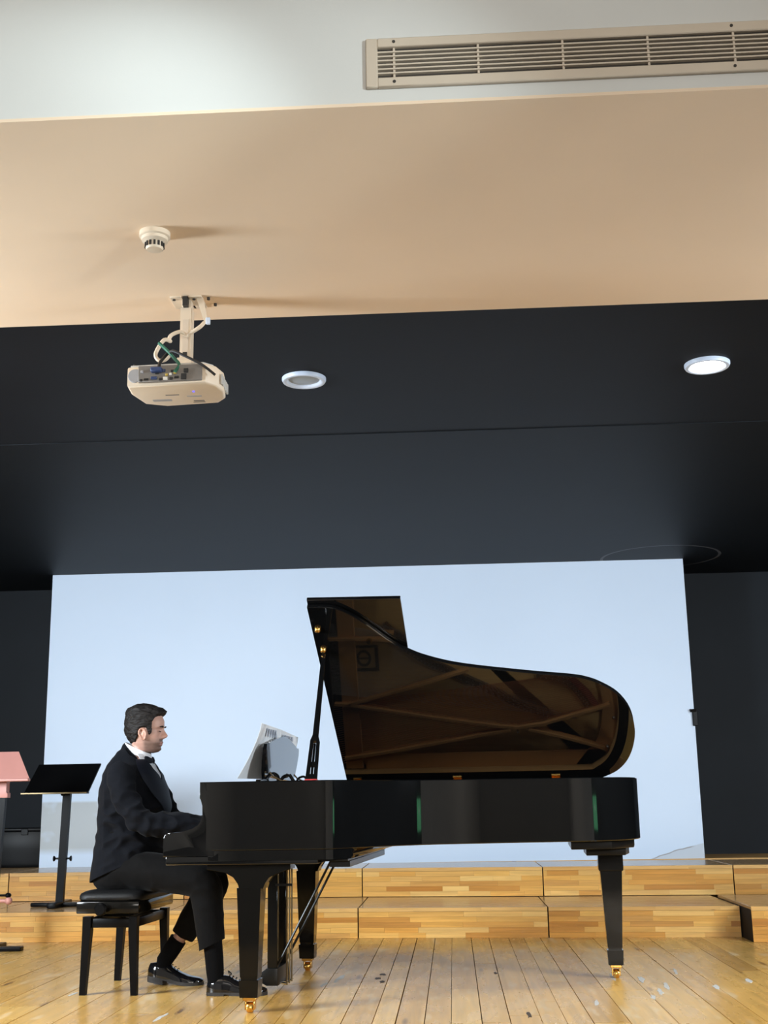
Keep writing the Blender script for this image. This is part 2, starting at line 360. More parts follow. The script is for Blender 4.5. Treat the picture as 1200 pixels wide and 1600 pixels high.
# pale scraped paint and dark scuffs left on the boards
M['scuff'] = mat('scraped_paint', (.58, .56, .52), .7, var=.2, vscale=80); M['scuff_dark'] = mat('dark_scuff', (.07, .045, .03), .7)
sc = MB(); rs = random.Random(5)
spots = [(.80, 6.72, .16, .018, 0), (.93, 6.62, .12, .02, 0), (1.02, 6.40, .14, .016, 0), (.96, 6.22, .10, .02, 0), (.90, 6.05, .08, .015, 0), (1.15, 6.9, .12, .012, 0), (1.25, 6.35, .09, .02, 0), (1.45, 6.55, .08, .018, 0),
         (-.62, 6.75, .16, .018, 0), (-.68, 6.55, .10, .02, 0), (-.40, 6.9, .05, .02, 1), (-.42, 6.75, .04, .02, 1), (-.39, 6.62, .05, .016, 1), (-1.9, 6.3, .08, .012, 0), (-1.3, 5.6, .12, .016, 0), (.3, 5.6, .10, .012, 1), (.62, 5.9, .12, .014, 0), (.2, 6.9, .05, .012, 1)]
for x, y, l, w_, k in spots:
    n = 11; sc.mi = k; o_ = [(x+w_*math.cos(a)*rs.uniform(.4, 1.1)+.25*l*math.sin(a)*(1 if k == 0 else 0)*.3, y+l*math.sin(a)*rs.uniform(.5, 1.1)) for a in [2*math.pi*i/n for i in range(n)]]
    sc.prism(o_, 'z', -.001, .0011)
sc.build('paint_scuffs', [M['scuff'], M['scuff_dark']], floor, 0)['kind'] = 'stuff'
# ------------------------------------------------------------------ wooden choir risers
def riser(label, pl, pr, depth, z0, z1, rows=5, seed=0):
    """pl, pr: left and right front corners in plan"""
    rnd = random.Random(seed)
    d = Vector((pr[0]-pl[0], pr[1]-pl[1])); Lw = d.length; rz = math.atan2(d.y, d.x)
    t = thing('choir_riser', label, 'riser', (pl[0], pl[1], z0), rz, 'wooden choir risers')
    h = z1-z0; g = .004
    bx_, by_ = depth*math.sin(rz), depth*math.cos(rz)
    plan = [(g, .012), (Lw-g, .012), (Lw-g+bx_, by_), (g+bx_, by_)]
    MB().prism(plan, 'z', 0, h-.02).build('carcass', M['gap'], t, 0)
    MB().prism(plan, 'z', h-.02, h, .002, 1).build('tread', M['riser_top'], t, 0)
    # front edge of the tread: its own laminated strip
    x = g
    while x < Lw-g-.001:
        e = min(x+rnd.uniform(.3, .6), Lw-g)
        if Lw-g-e < .1: e = Lw-g
        MB().box(0, e-x-.0006, -.002, .03, h-.024, h+.0012, 0).build('edge_strip', M['riser_edge'], t, 0).location = (x, 0, 0); x = e
    fh = h-.026; rh = fh/rows
    for r in range(rows):
        x = g-rnd.uniform(0, .2)
        while x < Lw-g-.001:
            e = x+rnd.uniform(.18, .52); a = max(x, g); b = min(e, Lw-g)
            if Lw-g-b < .04: b = Lw-g; e = b+.01
            pr_ = rnd.uniform(0, .0012)
            o = MB().box(0, b-a-.0006, -pr_, .014, 0, rh-.0005).build('lamella', M['lamella'], t, 0)
            o.location = (a, 0, r*rh+.001); x = e
    return t
z1, z2 = .195, .405
lowY = {-4.57: 8.60, -3.27: 8.63, -1.97: 8.66, -.667: 8.67, .614: 8.585, 1.86: 8.475}
lx = list(lowY); LL = ['lower wooden riser past the left picture edge beside the pink stand', 'lower wooden riser behind the black music stand base', 'lower wooden riser behind the piano bench', 'lower wooden riser below the long side of the piano, middle of its row', 'lower wooden riser behind the piano tail leg']
for i in range(5): riser(LL[i], (lx[i], lowY[lx[i]]), (lx[i+1], lowY[lx[i+1]]), 1.3, 0, z1, 5, i)
upY = {-4.85: 9.60, -3.445: 9.63, -2.08: 9.655, -.708: 9.66, .655: 9.515, 2.037: 9.41, 3.35: 9.30}
ux = list(upY); UL = ['upper wooden riser at far left edge behind the pink stand', 'upper wooden riser behind the black music stand post', 'upper wooden riser behind the seated pianist', 'upper wooden riser under the white wall between the front piano legs and the middle', 'upper wooden riser under the white wall behind the piano tail leg', 'upper wooden riser at far right below the dark wall']
for i in range(6): riser(UL[i], (ux[i], upY[ux[i]]), (ux[i+1], upY[ux[i+1]]), .86, z1+.003, z2, 5, 20+i)
riser('lowest wooden riser standing forward at the right edge of the stage', (1.862, 8.19), (3.15, 8.05), 1.0, 0, .215, 4, 50)
struct(MB().box(-5.1, 4.9, 10.54, 11.3, 0, .402).build('floor_recess', M['riser_edge']))

# ------------------------------------------------------------------ things on the ceiling
def downlight(label, x, y, lit):
    t = thing('downlight', label, 'ceiling light', (x, y, 2.924))
    MB().lathe([(.074, 0), (.108, 0), (.108, -.010), (.103, -.019), (.092, -.021), (.082, -.016), (.076, -.006)], n=40).build('trim_ring', M['trim_white'], t)
    MB().lathe([(.002, -.012 if not lit else -.016), (.05, -.011 if not lit else -.015), (.079, -.006)][::-1]+[], n=40).build('diffuser', M['diffuser_on'] if lit else M['diffuser_off'], t)
    if lit:
        d = bpy.data.lights.new('downlight_lamp', 'AREA'); d.shape = 'DISK'; d.size = .15; d.energy = 20; d.color = (.88, .96, 1)
        o = bpy.data.objects.new('downlight_lamp', d); C.objects.link(o); o.location = (x, y, 2.924-.03)
    return t
downlight('unlit round white downlight in the dark ceiling right of the projector', -.67, 5.62, False)
downlight('lit round downlight glowing in the dark ceiling at right', 1.28, 5.605, True)
downlight('lit round downlight added in the dark ceiling beyond the left picture edge', -2.62, 5.63, True)  # this and the next: unseen fixtures added to light the stage
downlight('lit round downlight added in the dark ceiling beyond the right picture edge', 3.23, 5.6, True)

t = thing('smoke_detector', 'cream round smoke detector on the beige soffit', 'smoke detector', (-.955, 3.75, 2.79))
MB().lathe([(.001, 0), (.052, 0), (.052, -.016), (.047, -.020)], n=36).build('base', M['cream'], t)
MB().lathe([(.046, -.018), (.044, -.030), (.034, -.036), (.030, -.038), (.030, -.056), (.026, -.062), (.001, -.064)], n=36).build('dome', M['cream'], t)
for k in range(14):
    a = 2*math.pi*k/14
    s = MB().box(-.0035, .0035, -.001, .003, -.008, .008).build('slot', M['port'], t, 0); s.location = (.0305*math.cos(a), .0305*math.sin(a), -.047); s.rotation_euler = (0, 0, a-math.pi/2)

t = thing('air_vent', 'long cream slatted air vent on the white bulkhead', 'vent', (-.186, 3.04, 2.842))
VL, VH = 2.35, .155
MB().box(0, .034, -.014, 0, 0, VH, .003).box(VL-.034, VL, -.014, 0, 0, VH, .003).box(.033, VL-.033, -.014, 0, 0, .031, .003).box(.033, VL-.033, -.014, 0, VH-.031, VH, .003).build('frame', M['cream_vent'], t)
MB().box(.03, VL-.03, -.002, -.0005, .03, VH-.03).build('cavity', M['vent_dark'], t, 0)
for k in range(6):
    z = .031+(k+1)*(VH-.062)/7
    MB().box(.03, VL-.03, -.012, -.002, z-.0024, z+.0024).build('slat', M['cream_vent'], t, 0)
for k in range(9): MB().box(.08+k*.236-.003, .08+k*.236+.003, -.009, -.002, .03, VH-.03).build('divider', M['cream_vent'], t, 0)
for x in (.08, 1.02, 2.2):
    for z in (.015, VH-.014): MB().lathe([(.0045, -.016), (.0045, -.012)], (x, 0, z), 10, 'y').build('screw', M['vent_dark'], t)

# projector, its mount and its cables
mt = thing('projector_mount', 'beige metal projector pole and plate on the soffit', 'mount', (-.965, 4.33, 2.79))
MB().box(-.06, -.014, -.055, .06, -.006, 0, .001).box(.012, .062, -.055, .06, -.006, 0, .001).box(-.02, .02, .03, .06, -.006, 0).build('ceiling_plate', M['cream'], mt)
MB().box(-.017, .017, -.03, .02, -.05, 0, .002).build('clevis', M['cream'], mt)
MB().prism([(-.021, -.035), (.021, -.035), (.021, .015), (-.021, .015)], 'z', -.245, -.04, .002).build('pole', M['cream'], mt)
MB().box(-.011, .011, -.0365, -.034, -.235, -.09).build('cover_strip', M['cream_vent'], mt)
MB().prism([(-.028, -.045), (.028, -.045), (.028, .03), (-.028, .03)], 'z', -.329, -.245, .003).build('pole_foot', M['cream'], mt)
MB().box(-.008, .008, -.039, -.036, -.24, -.222).build('keyway', M['port'], mt, 0)
MB().box(-.009, .009, -.058, -.03, -.04, -.004).build('hook_slot', M['port'], mt, 0)
for x, y in ((-.047, -.035), (-.03, .045), (.03, -.035), (.05, .045), (.085, -.03), (.10, .03)):
    MB().lathe([(.006, -.010), (.006, -.0005)], (x, y, 0), 10).build('screw', M['vent_dark'], mt)
MB().hull([(.04, -.04, -.004), (.066, -.04, -.004), (.066, -.03, -.004), (.04, -.03, -.004)], [(.072, -.04, -.105), (.088, -.04, -.112), (.088, -.03, -.112), (.072, -.03, -.105)]).build('side_bracket', M['cream'], mt)
MB().box(.078, .094, -.042, -.028, -.112, -.086, .002).build('bracket_tip', M['trim_white'], mt)
pj = thing('projector', 'beige ceiling projector with its cable ports facing the hall', 'projector', (-.985, 4.11, 2.371))
off = (.985, -4.11)
pl = [(-1.133, 4.115), (-.845, 4.10), (-.812, 4.135), (-.797, 4.20), (-.805, 4.28), (-.838, 4.325), (-1.037, 4.345), (-1.115, 4.312), (-1.14, 4.20)]
pl = [(x+off[0], y+off[1]) for x, y in pl]
MB().prism(pl, 'z', 0, .078, .009, 3).build('body', M['proj'], pj)
MB().prism([(x*.93-.003, y*.93+.012) for x, y in pl], 'z', .076, .088, .004).build('top_cover', M['proj_side'], pj)
MB().box(-.105, .128, -.0135, 0, .012, .074, .002).build('port_panel', M['proj_dark'], pj)
MB().lathe([(.0245, -.004), (.026, -.001), (.0265, .01)], (-.120, .004, .042), 28, 'y').build('speaker_grille', M['label_grey'], pj)
side = MB()
for k in range(6): side.box(.183+.0, .190, .05+k*.022, .062+k*.022, .018, .056, .001)
side.build('side_vent', M['proj_side'], pj)['kind'] = 'stuff'
for x, z, wx, wz, k in ((-.093, .018, .009, .009, 'port'), (-.074, .021, .016, .006, 'port'), (-.046, .025, .022, .011, 'blue'), (-.022, .02, .012, .008, 'port'), (-.004, .022, .016, .012, 'ivory'), (.016, .022, .012, .009, 'port'), (.036, .026, .016, .008, 'port'), (.062, .028, .02, .022, 'port'), (.07, .05, .016, .016, 'port'), (.022, .05, .014, .008, 'port'), (-.012, .052, .014, .011, 'blue'), (.0, .036, .009, .009, 'yellow'), (.014, .038, .009, .009, 'ivory'), (.03, .044, .010, .012, 'yellow'), (-.035, .045, .014, .01, 'port'), (-.09, .05, .01, .01, 'label_grey')):
    MB().box(x-wx/2, x+wx/2, -.018, -.01, z-wz/2, z+wz/2, .001).build('port', M[k], pj, 0)
MB().box(-.056, -.016, -.034, -.012, .044, .062, .003).build('blue_plug', M['blue'], pj)
MB().lathe([(.004, -.003), (.004, .002)], (.081, .07, 0), 14).build('power_light', M['led'], pj)
for x0, x1, y0, y1, k in ((.045, .10, .118, .128, 'label_grey'), (.06, .10, .17, .183, 'proj_dark'), (-.09, -.02, .15, .17, 'label_grey'), (-.03, .02, .10, .106, 'proj_dark'), (.055, .10, .19, .196, 'proj_dark')):
    MB().box(x0, x1, y0, y1, -.0012, .001).build('bottom_label', M[k], pj, 0)
for x in (-.128, .125): MB().lathe([(.008, .076), (.008, .094)], (x, .03, 0), 12).build('foot', M['port'], pj)
def cable(label, pts, r, m):
    return tag(MB().tube(spline(pts, 5), r, 8).build('cable', m), label, 'cable', 'cables at the projector')
cable('thick cream conduit running from bracket behind the projector pole and looping left', [(-.887, 4.26, 2.67), (-.901, 4.25, 2.649), (-.93, 4.255, 2.633), (-.954, 4.27, 2.626), (-.97, 4.255, 2.634), (-.984, 4.25, 2.632), (-1.008, 4.245, 2.618), (-1.015, 4.24, 2.597), (-1.005, 4.22, 2.585), (-1.022, 4.2, 2.583), (-1.043, 4.2, 2.554), (-1.054, 4.2, 2.524), (-1.041, 4.2, 2.503), (-1.017, 4.2, 2.505), (-.996, 4.2, 2.53)], .0075, M['cream'])
cable('green cable crossing diagonally down to the projector ports', [(-1.028, 4.14, 2.548), (-.994, 4.135, 2.514), (-.965, 4.12, 2.478), (-.943, 4.105, 2.448), (-.955, 4.09, 2.415)], .006, M['green'])
cable('black power cable drooping to the right side of the projector', [(-.99, 4.16, 2.52), (-.98, 4.12, 2.503), (-.961, 4.09, 2.495), (-.919, 4.07, 2.469), (-.853, 4.07, 2.432), (-.81, 4.10, 2.402)], .005, M['cable'])
cable('short black video cable curling down to the blue plug', [(-.985, 4.14, 2.515), (-1.003, 4.13, 2.489), (-1.012, 4.10, 2.455), (-1.012, 4.085, 2.43)], .006, M['cable'])

# exit sign on the hall wall, mirrored in the piano's side
ex = thing('light_board', 'lit green board low on the right hall wall mirrored in the piano side', 'sign', (4.89, 2.62, .77), R(-90))
MB().box(-.32, .32, -.05, 0, -.15, .15, .01).build('board', M['exit'], ex)
MB().box(-.06, .06, -.054, -.048, .02, .07).build('pale_mark', M['exit_white'], ex)

# ------------------------------------------------------------------ grand piano (u along its length, v from treble side to bass side)
ANG = R(-4.083); OX, OY = -1.322, 5.666
eu = Vector((math.cos(ANG), math.sin(ANG), 0)); ev = Vector((-math.sin(ANG), math.cos(ANG), 0))
def loc(u, v, z=0): return Vector((OX, OY, z))+eu*u+ev*v
PN = thing('grand_piano', 'glossy black grand piano with its lid propped open', 'piano', loc(0, 0), ANG)
W = 1.52; HZ = 1.0
lid_pts = [(.612, .032), (.70, .036), (.755, .05), (.813, .092), (.88, .160), (.94, .234), (.988, .294), (1.026, .335), (1.065, .368), (1.147, .426), (1.273, .484), (1.402, .522), (1.563, .557), (1.725, .589), (1.887, .617), (1.968, .641), (2.043, .685), (2.132, .772), (2.197, .903), (2.227, 1.069), (2.224, 1.21), (2.196, 1.345), (2.142, 1.445), (2.06, 1.51)]
curve = [(p.x, p.y) for p in spline([(x, y, 0) for x, y in lid_pts], 5)]
rim_pts = [(.2, .0), (.45, 0.0), (.66, .0), (.75, .012), (.805, .05), (.85, .105), (.89, .165), (.945, .24), (.99, .30), (1.03, .345), (1.072, .38), (1.15, .435), (1.273, .494), (1.402, .532), (1.563, .567), (1.725, .599), (1.885, .628), (1.96, .651), (2.035, .695), (2.122, .78), (2.186, .907), (2.216, 1.069), (2.213, 1.21), (2.185, 1.34), (2.13, 1.44), (2.05, 1.50), (1.95, 1.52), (.2, 1.52)]
rim_o = [(p.x, p.y) for p in spline([(x, y, 0) for x, y in rim_pts], 6)]
def inset(poly, d):
    out = []; n = len(poly)
    for i in range(n):
        a = Vector(poly[max(i-1, 0)]); b = Vector(poly[min(i+1, n-1)]); t = (b-a).normalized(); nrm = Vector((-t.y, t.x))
        out.append((poly[i][0]+nrm.x*d, poly[i][1]+nrm.y*d))
    return out
def wall(outer, inner, z0, z1, b=.004):
    n = len(outer); mb = MB(); io = inset(outer, b); ii = [(x, y) for x, y in inner]
    prof = [(outer, z0+b), (outer, z1-b), (io, z1), (ii, z1), (ii, z0), (io, z0)]
    vs = []; fs = []
    for i in range(n): vs += [(p[i][0], p[i][1], z) for p, z in prof]
    K = 6
    for i in range(n-1):
        for k in range(K): fs.append((i*K+k, i*K+(k+1) % K, (i+1)*K+(k+1) % K, (i+1)*K+k))
    fs.append(tuple(range(K))); fs.append(tuple((n-1)*K+k for k in range(K))[::-1])
    mb.add(vs, fs); mb.m = [1 if i < (n-1)*K and i % K == 3 else 0 for i in range(len(fs))]
    return mb
rim_i = inset(rim_o, .055)
wall(rim_o, rim_i, .695, HZ).build('rim', [M['black'], M['veneer']], PN, 35)
# lower band of the case round the action, ends at the bentside
low = [p for p in rim_o if p[0] <= .86 and p[1] < .2]
lowp = [(.2, .002)]+low[1:]+[(.86, W-.1), (.86, W), (.2, W-.002)]
MB().prism([(.21, .002)]+[(x, y+.002) for x, y in low[1:]]+[(.868, W-.002), (.21, W-.002)], 'z', .652, .695, .003).build('case_bottom', M['black'], PN, 35)
MB().box(.012, .713, .006, W-.006, .634, .672, .004, 2).build('keybed', M['black'], PN)
MB().box(.70, .835, .10, W-.06, .640, .652, .002).box(.74, .835, .16, W-.1, .612, .640, .002).build('belly_beam', M['black_satin'], PN)
# arms and cheek blocks
arm = [(0, .672), (.0, .752), (.006, .768), (.02, .776), (.09, .781), (.135, .790), (.163, .806), (.178, .826), (.185, .85), (.184, .895), (.178, .915), (.166, .928), (.166, 1.0), (.24, 1.0), (.24, .672)]
for v0, v1 in ((.0008, .055), (W-.055, W-.0008)): MB().prism(arm, 'y', v0, v1, .004, 2).build('arm', M['black'], PN, 40)
for v0, v1 in ((.056, .142), (W-.142, W-.056)): MB().box(.02, .2, v0, v1, .672, .768, .005, 2).build('cheek_block', M['black'], PN)
MB().box(.004, .024, .056, W-.056, .672, .722, .004, 2).build('keyslip', M['black'], PN)
MB().prism([(.185, .73), (.20, .76), (.215, .92), (.235, .965), (.28, .965), (.28, .73)], 'y', .056, W-.056, .003).build('fallboard', M['black'], PN)
kw = (W-.29)/52; v0 = .145
wk = MB().box(.026, .172, 0, kw-.0012, .715, .736, .0015).mesh('white_key', M['ivory'], 0)
bk = MB().hull([(.075, -.006, .735), (.172, -.006, .735), (.172, .006, .735), (.075, .006, .735)], [(.083, -.0045, .748), (.172, -.0045, .748), (.172, .0045, .748), (.083, .0045, .748)]).mesh('black_key', M['ebony'], 0)
for i in range(52):
    # treble is nearest v = 0: count the notes down from C8
    o = bpy.data.objects.new('white_key', wk); C.objects.link(o); o.parent = PN; o.location = (0, v0+i*kw, 0)
    if (i % 7) in (1, 2, 3, 5, 6) and i < 51:
        o = bpy.data.objects.new('black_key', bk); C.objects.link(o); o.parent = PN; o.location = (0, v0+(i+1)*kw, 0)
# interior
inner = [p for p in rim_i if p[0] > .3]
MB().prism([(.60, .056)]+[p for p in inner if p[0] > .6]+[(.60, W-.056)], 'z', .845, .855).build('soundboard', M['soundboard'], PN, 0)
MB().box(.235, .63, .056, W-.056, .885, .925, .002).build('pin_block', M['black_satin'], PN)
fl = inset(rim_i, .085); sel = [i for i, p in enumerate(rim_i) if p[0] > .60]
pf = MB(); vs = []; fs = []
for i in sel: vs += [(rim_i[i][0], rim_i[i][1], .905), (fl[i][0], fl[i][1], .905), (fl[i][0], fl[i][1], .915), (rim_i[i][0], rim_i[i][1], .915)]
for k in range(len(sel)-1):
    for j in range(4): fs.append((k*4+j, k*4+(j+1) % 4, k*4+4+(j+1) % 4, k*4+4+j))
pf.add(vs, fs); pf.box(.60, .70, .10, W-.06, .905, .927, .003)
plate = pf.build('iron_plate', M['gold'], PN, 35)
def strut(pts, wd=.014, z0=.90, z1=.955):
    P = [Vector((x, y, 0)) for x, y in pts]; mb = MB(); rings = []
    for i, p in enumerate(P):
        t = (P[min(i+1, len(P)-1)]-P[max(i-1, 0)]).normalized(); n = Vector((-t.y, t.x, 0))
        a, b = n*wd*.8, n*wd*.5
        rings.append([p+a+Vector((0, 0, z0)), p+b+Vector((0, 0, z1)), p-b+Vector((0, 0, z1)), p-a+Vector((0, 0, z0))])
    return mb.loft(rings).build('strut', M['gold'], plate, 0)
strut([(.44, .68), (.72, .685), (.92, .70)]); strut([(.56, 1.065), (.64, 1.07), (1.03, .97), (1.34, .885)])
strut([(.64, 1.07), (1.13, 1.16), (1.5, 1.22), (1.6, 1.23), (1.75, 1.21), (1.93, 1.16), (2.12, 1.11)])
strut([(.60, 1.39), (.83, 1.36), (1.2, 1.30), (1.56, 1.24)]); strut([(1.66, 1.24), (1.85, 1.29), (2.08, 1.36)])
def bridge(pts, name='bridge'):
    P = spline([(x, y, 0) for x, y in pts], 5); mb = MB(); rings = []
    for i, p in enumerate(P):
        t = (P[min(i+1, len(P)-1)]-P[max(i-1, 0)]).normalized(); n = Vector((-t.y, t.x, 0))*.02
        rings.append([p+n+Vector((0, 0, .855)), p+n+Vector((0, 0, .895)), p-n+Vector((0, 0, .895)), p-n+Vector((0, 0, .855))])
    b = mb.loft(rings).build(name, M['bridge'], PN, 0)
    pins = MB()
    for i, p in enumerate(P):
        for s_ in (-.012, .012): pins.box(p.x-.003, p.x+.003, p.y+s_-.003, p.y+s_+.003, .895, .905)
    pins.build('bridge_pins', M['steel'], b, 0)['kind'] = 'stuff'
bridge([(.86, .66), (.91, .71), (1.01, .78), (1.11, .85), (1.2, .89), (1.29, .94), (1.47, 1.03), (1.61, 1.11), (1.77, 1.17)])
bridge([(1.72, .94), (1.87, .97), (1.95, 1.05), (2.0, 1.13)])
st = MB(); st.mi = 0
for k in range(52):
    f = k/51; br = spline([(.86, .66, 0), (1.01, .78, 0), (1.2, .89, 0), (1.47, 1.03, 0), (1.77, 1.17, 0)], 13)[min(52, k)]
    st.tube([(.50, .58+f*.42, .93), (br.x, br.y, .906), (br.x+.10+.08*f, br.y+.03, .918)], .0011, 4)
for k in range(28):
    f = k/27; br = spline([(1.72, .94, 0), (1.87, .97, 0), (1.95, 1.05, 0), (2.0, 1.13, 0)], 9)[k]
    st.mi = 1; st.tube([(.50, 1.08+f*.36, .935), (br.x, br.y+.01, .925), (br.x+.09, br.y-.02, .92)], .0016, 4)
st.build('strings', [M['steel'], M['copper']], PN, 0)['kind'] = 'stuff'
tp = MB()
for k in range(60):
    for r_ in range(3): tp.box(.40+r_*.035, .406+r_*.035, .3+k*.019, .306+k*.019, .925, .955)
tp.build('tuning_pins', M['steel'], PN, 0)['kind'] = 'stuff'
bridge_f = MB().prism([(1.90, .965), (1.98, 1.05), (2.03, 1.125), (2.06, 1.11), (2.01, 1.03), (1.925, .945)], 'z', .912, .922).build('hitch_felt', M['hitch_felt'], PN)
for (x, y) in ((2.14, 1.19), (2.1, 1.36), (1.6, 1.26)): MB().lathe([(.008, .905), (.008, .93), (.004, .934)], (x, y, 0), 10).build('plate_bolt', M['steel'], PN)
MB().lathe([(.010, .955), (.010, .965), (.016, .972), (.018, .982), (.012, .993), (.001, .995)], (.79, .69, 0), 16).build('plate_knob', M['brass'], PN)
# cast emblem on the soundboard: dark square with a ring and an upright bar
em = MB().box(.66, .82, .745, .76, .856, .858).box(.66, .82, .88, .90, .856, .858).box(.80, .82, .76, .88, .856, .858)
em.loft([[(.735+r_*.85*math.cos(2*math.pi*i/24), .822+r_*math.sin(2*math.pi*i/24), z) for i in range(24)] for r_, z in ((.034, .856), (.050, .856), (.050, .859), (.034, .859))], False, True).box(.70, .77, .817, .827, .856, .859)
em.build('emblem', M['black_satin'], PN, 0)
# lid: main leaf on the bass hinge, front leaf folded back on top of it
TH = R(34)
def lid_pt(u, v, n): s = W-v; return (u, W-s*math.cos(TH)-n*math.sin(TH)*-1*-1, HZ+.004+s*math.sin(TH)-n*math.cos(TH))
def lid_pt(u, v, n):
    s = W-v   # n > 0 points to the inside (down and to the front)
    return (u, W-s*math.cos(TH)-n*math.sin(TH), HZ+.004+s*math.sin(TH)-n*math.cos(TH))
def leaf(poly, n0, n1, name, b=.003):
    ins = inset(poly+poly[:1], b)[:-1]
    mb = MB(); rings = [[lid_pt(x, y, n0) for x, y in ins], [lid_pt(x, y, n0-b) for x, y in poly], [lid_pt(x, y, n1+b) for x, y in poly], [lid_pt(x, y, n1) for x, y in ins]]
    return mb.loft(rings).build(name, M['black'], PN, 35)
leaf(curve+[(1.95, 1.52), (.612, 1.52)], 0, -.022, 'lid')
leaf([(.612, .006), (1.075, .020), (1.075, 1.50), (.612, 1.50)], -.026, -.046, 'lid_front_leaf')
for u in (.676, 1.248, 1.801):
    h = MB(); h.loft([[lid_pt(u-.024, W-.005, .001), lid_pt(u+.024, W-.005, .001), lid_pt(u+.024, W-.05, .001), lid_pt(u-.024, W-.05, .001)], [lid_pt(u-.024, W-.005, .004), lid_pt(u+.024, W-.005, .004), lid_pt(u+.024, W-.05, .004), lid_pt(u-.024, W-.05, .004)]])
    h.box(u-.024, u+.024, W-.035, W-.004, HZ, HZ+.003); h.tube([(u-.024, W, HZ+.004), (u+.024, W, HZ+.004)], .006, 8)
    h.build('hinge', M['brass'], PN)
for u, v in ((.641, .191), (.647, .345)):
    a, b_, c = Vector(lid_pt(u, v, 0)), Vector(lid_pt(u, v, .016)), Vector(lid_pt(u, v, .022))
    MB().tube([a, a.lerp(b_, .3), b_, c], [.017, .017, .014, .006], 16).build('prop_cup', M['brass'], PN)
A = Vector((.672, .06, .985)); B = Vector(lid_pt(.647, .372, .012)); d = (B-A)
def along(t): return A+d*t
pr = MB()
def bar(mb, t0, t1, w0, w1, th, du0=0, du1=0):
    n = Vector((0, d.z, -d.y)).normalized()*th/2
    def q(t, w_, du): c = along(t)+Vector((du, 0, 0)); e = Vector((w_/2, 0, 0)); return [c-e-n, c+e-n, c+e+n, c-e+n]
    mb.hull(q(t0, w0, du0), q(t1, w1, du1))
bar(pr, 0, .30, .016, .014, .018, -.019, -.015); bar(pr, 0, .30, .016, .014, .018, .019, .015); bar(pr, .30, .345, .046, .026, .018)
bar(pr, .0, .06, .05, .05, .017); bar(pr, .34, 1.0, .026, .020, .018); bar(pr, .12, .15, .05, .05, .012)
pr.build('prop_stick', M['black'], PN, 0)
sp2 = MB(); bar(sp2, .02, .285, .010, .010, .010); sp2.build('short_prop', M['black'], PN, 0)
MB().box(.645, .70, .045, .085, .998, 1.006, .002).build('prop_felt', M['redfelt'], PN)
# music desk: ogee board tilted back, with hinge irons
def desk_shape():
    half = [(.0, .232), (.10, .226), (.20, .212), (.29, .197), (.355, .184), (.378, .188), (.398, .180), (.410, .155), (.400, .10), (.380, .05), (.35, .012), (.22, .004)]
    return [(.755+a, z) for a, z in half]+[(.755-a, z) for a, z in half[:0:-1]]
dk = MB(); sh = desk_shape(); tilt = .13
dk.loft([[(.362+z*tilt, v, HZ+.004+z) for v, z in sh], [(.378+z*tilt, v, HZ+.004+z) for v, z in sh]])
dk.build('music_desk', M['black'], PN, 30)
MB().box(.30, .56, .36, 1.15, HZ-.028, HZ+.002, .004).build('desk_tray', M['black'], PN)
MB().box(.335, .362, .40, 1.11, HZ+.002, HZ+.016, .003).build('desk_ledge', M['black'], PN)
for v in (.45, 1.06): MB().tube([(.46, v, HZ+.004), (.43, v, HZ+.02), (.41, v, HZ+.03), (.392, v, HZ+.05)], .004, 8).build('desk_strut', M['dull_brass'], PN)
for v in (.55, .96): MB().tube(spline([(.49, v, HZ+.004), (.47, v, HZ+.035), (.44, v, HZ+.03), (.42, v, HZ+.01), (.39, v, HZ+.05)], 4), .006, 8).build('desk_iron', M['black_satin'], PN)
# front boards left and right of the desk
# legs
def leg(cu, cv, plateau, zt, wt, wb):
    g = bpy.data.objects.new('leg', None)
    mb = MB()
    def sq(h, w_): return [(cu-w_, cv-w_, h), (cu+w_, cv-w_, h), (cu+w_, cv+w_, h), (cu-w_, cv+w_, h)]
    mb.loft([sq(.150, wb), sq(zt, wt)])
    mb.loft([sq(.138, wb*.93), sq(.1505, wb*.93)]); mb.loft([sq(.066, wb*1.02), sq(.134, wb*1.10), sq(.139, wb*1.10)])
    if plateau == 'front':
        prof = [(-.195, .634), (-.195, .612), (-.11, .602), (-.07, .580), (-.05, .553), (-.046, .528), (.066, .528), (.072, .553), (.09, .578), (.125, .595), (.19, .612), (.19, .634)]
        mb.prism([(cu+x, z) for x, z in prof], 'y', cv-.055, cv+.055, .003)
    else:
        mb.loft([sq(zt, wt*1.05), sq(.535, wt*1.12), sq(.548, wt*1.14), sq(.62, wt*1.14)])
    L = mb.build('leg', M['leg_black'], PN, 20)
    c = MB(); c.box(cu-.030, cu+.030, cv-.030, cv+.030, .052, .067, .003)
    c.box(cu-.022, cu-.015, cv-.02, cv+.02, .012, .054, .002).box(cu+.015, cu+.022, cv-.02, cv+.02, .012, .054, .002)
    c.build('caster_fork', M['brass'], L)
    MB().lathe([(.001, -.014), (.020, -.014), (.0225, -.010), (.0225, .010), (.020, .014), (.001, .014)], (cu, cv-.004, .0225), 20, 'x').build('caster_wheel', M['brass'], L)
leg(.393, .085, 'front', .532, .055, .040); leg(.393, 1.455, 'front', .532, .055, .040); leg(2.057, 1.167, 'tail', .53, .056, .037)
MB().prism([(1.85, .70), (2.05, .74), (2.17, .92), (2.19, 1.17), (2.17, 1.33), (2.05, 1.44), (1.85, 1.46)], 'z', .655, .697, .004).prism([(1.93, .95), (2.13, .97), (2.16, 1.17), (2.13, 1.37), (1.93, 1.39)], 'z', .615, .657, .004).build('tail_block', M['black_satin'], PN, 30)
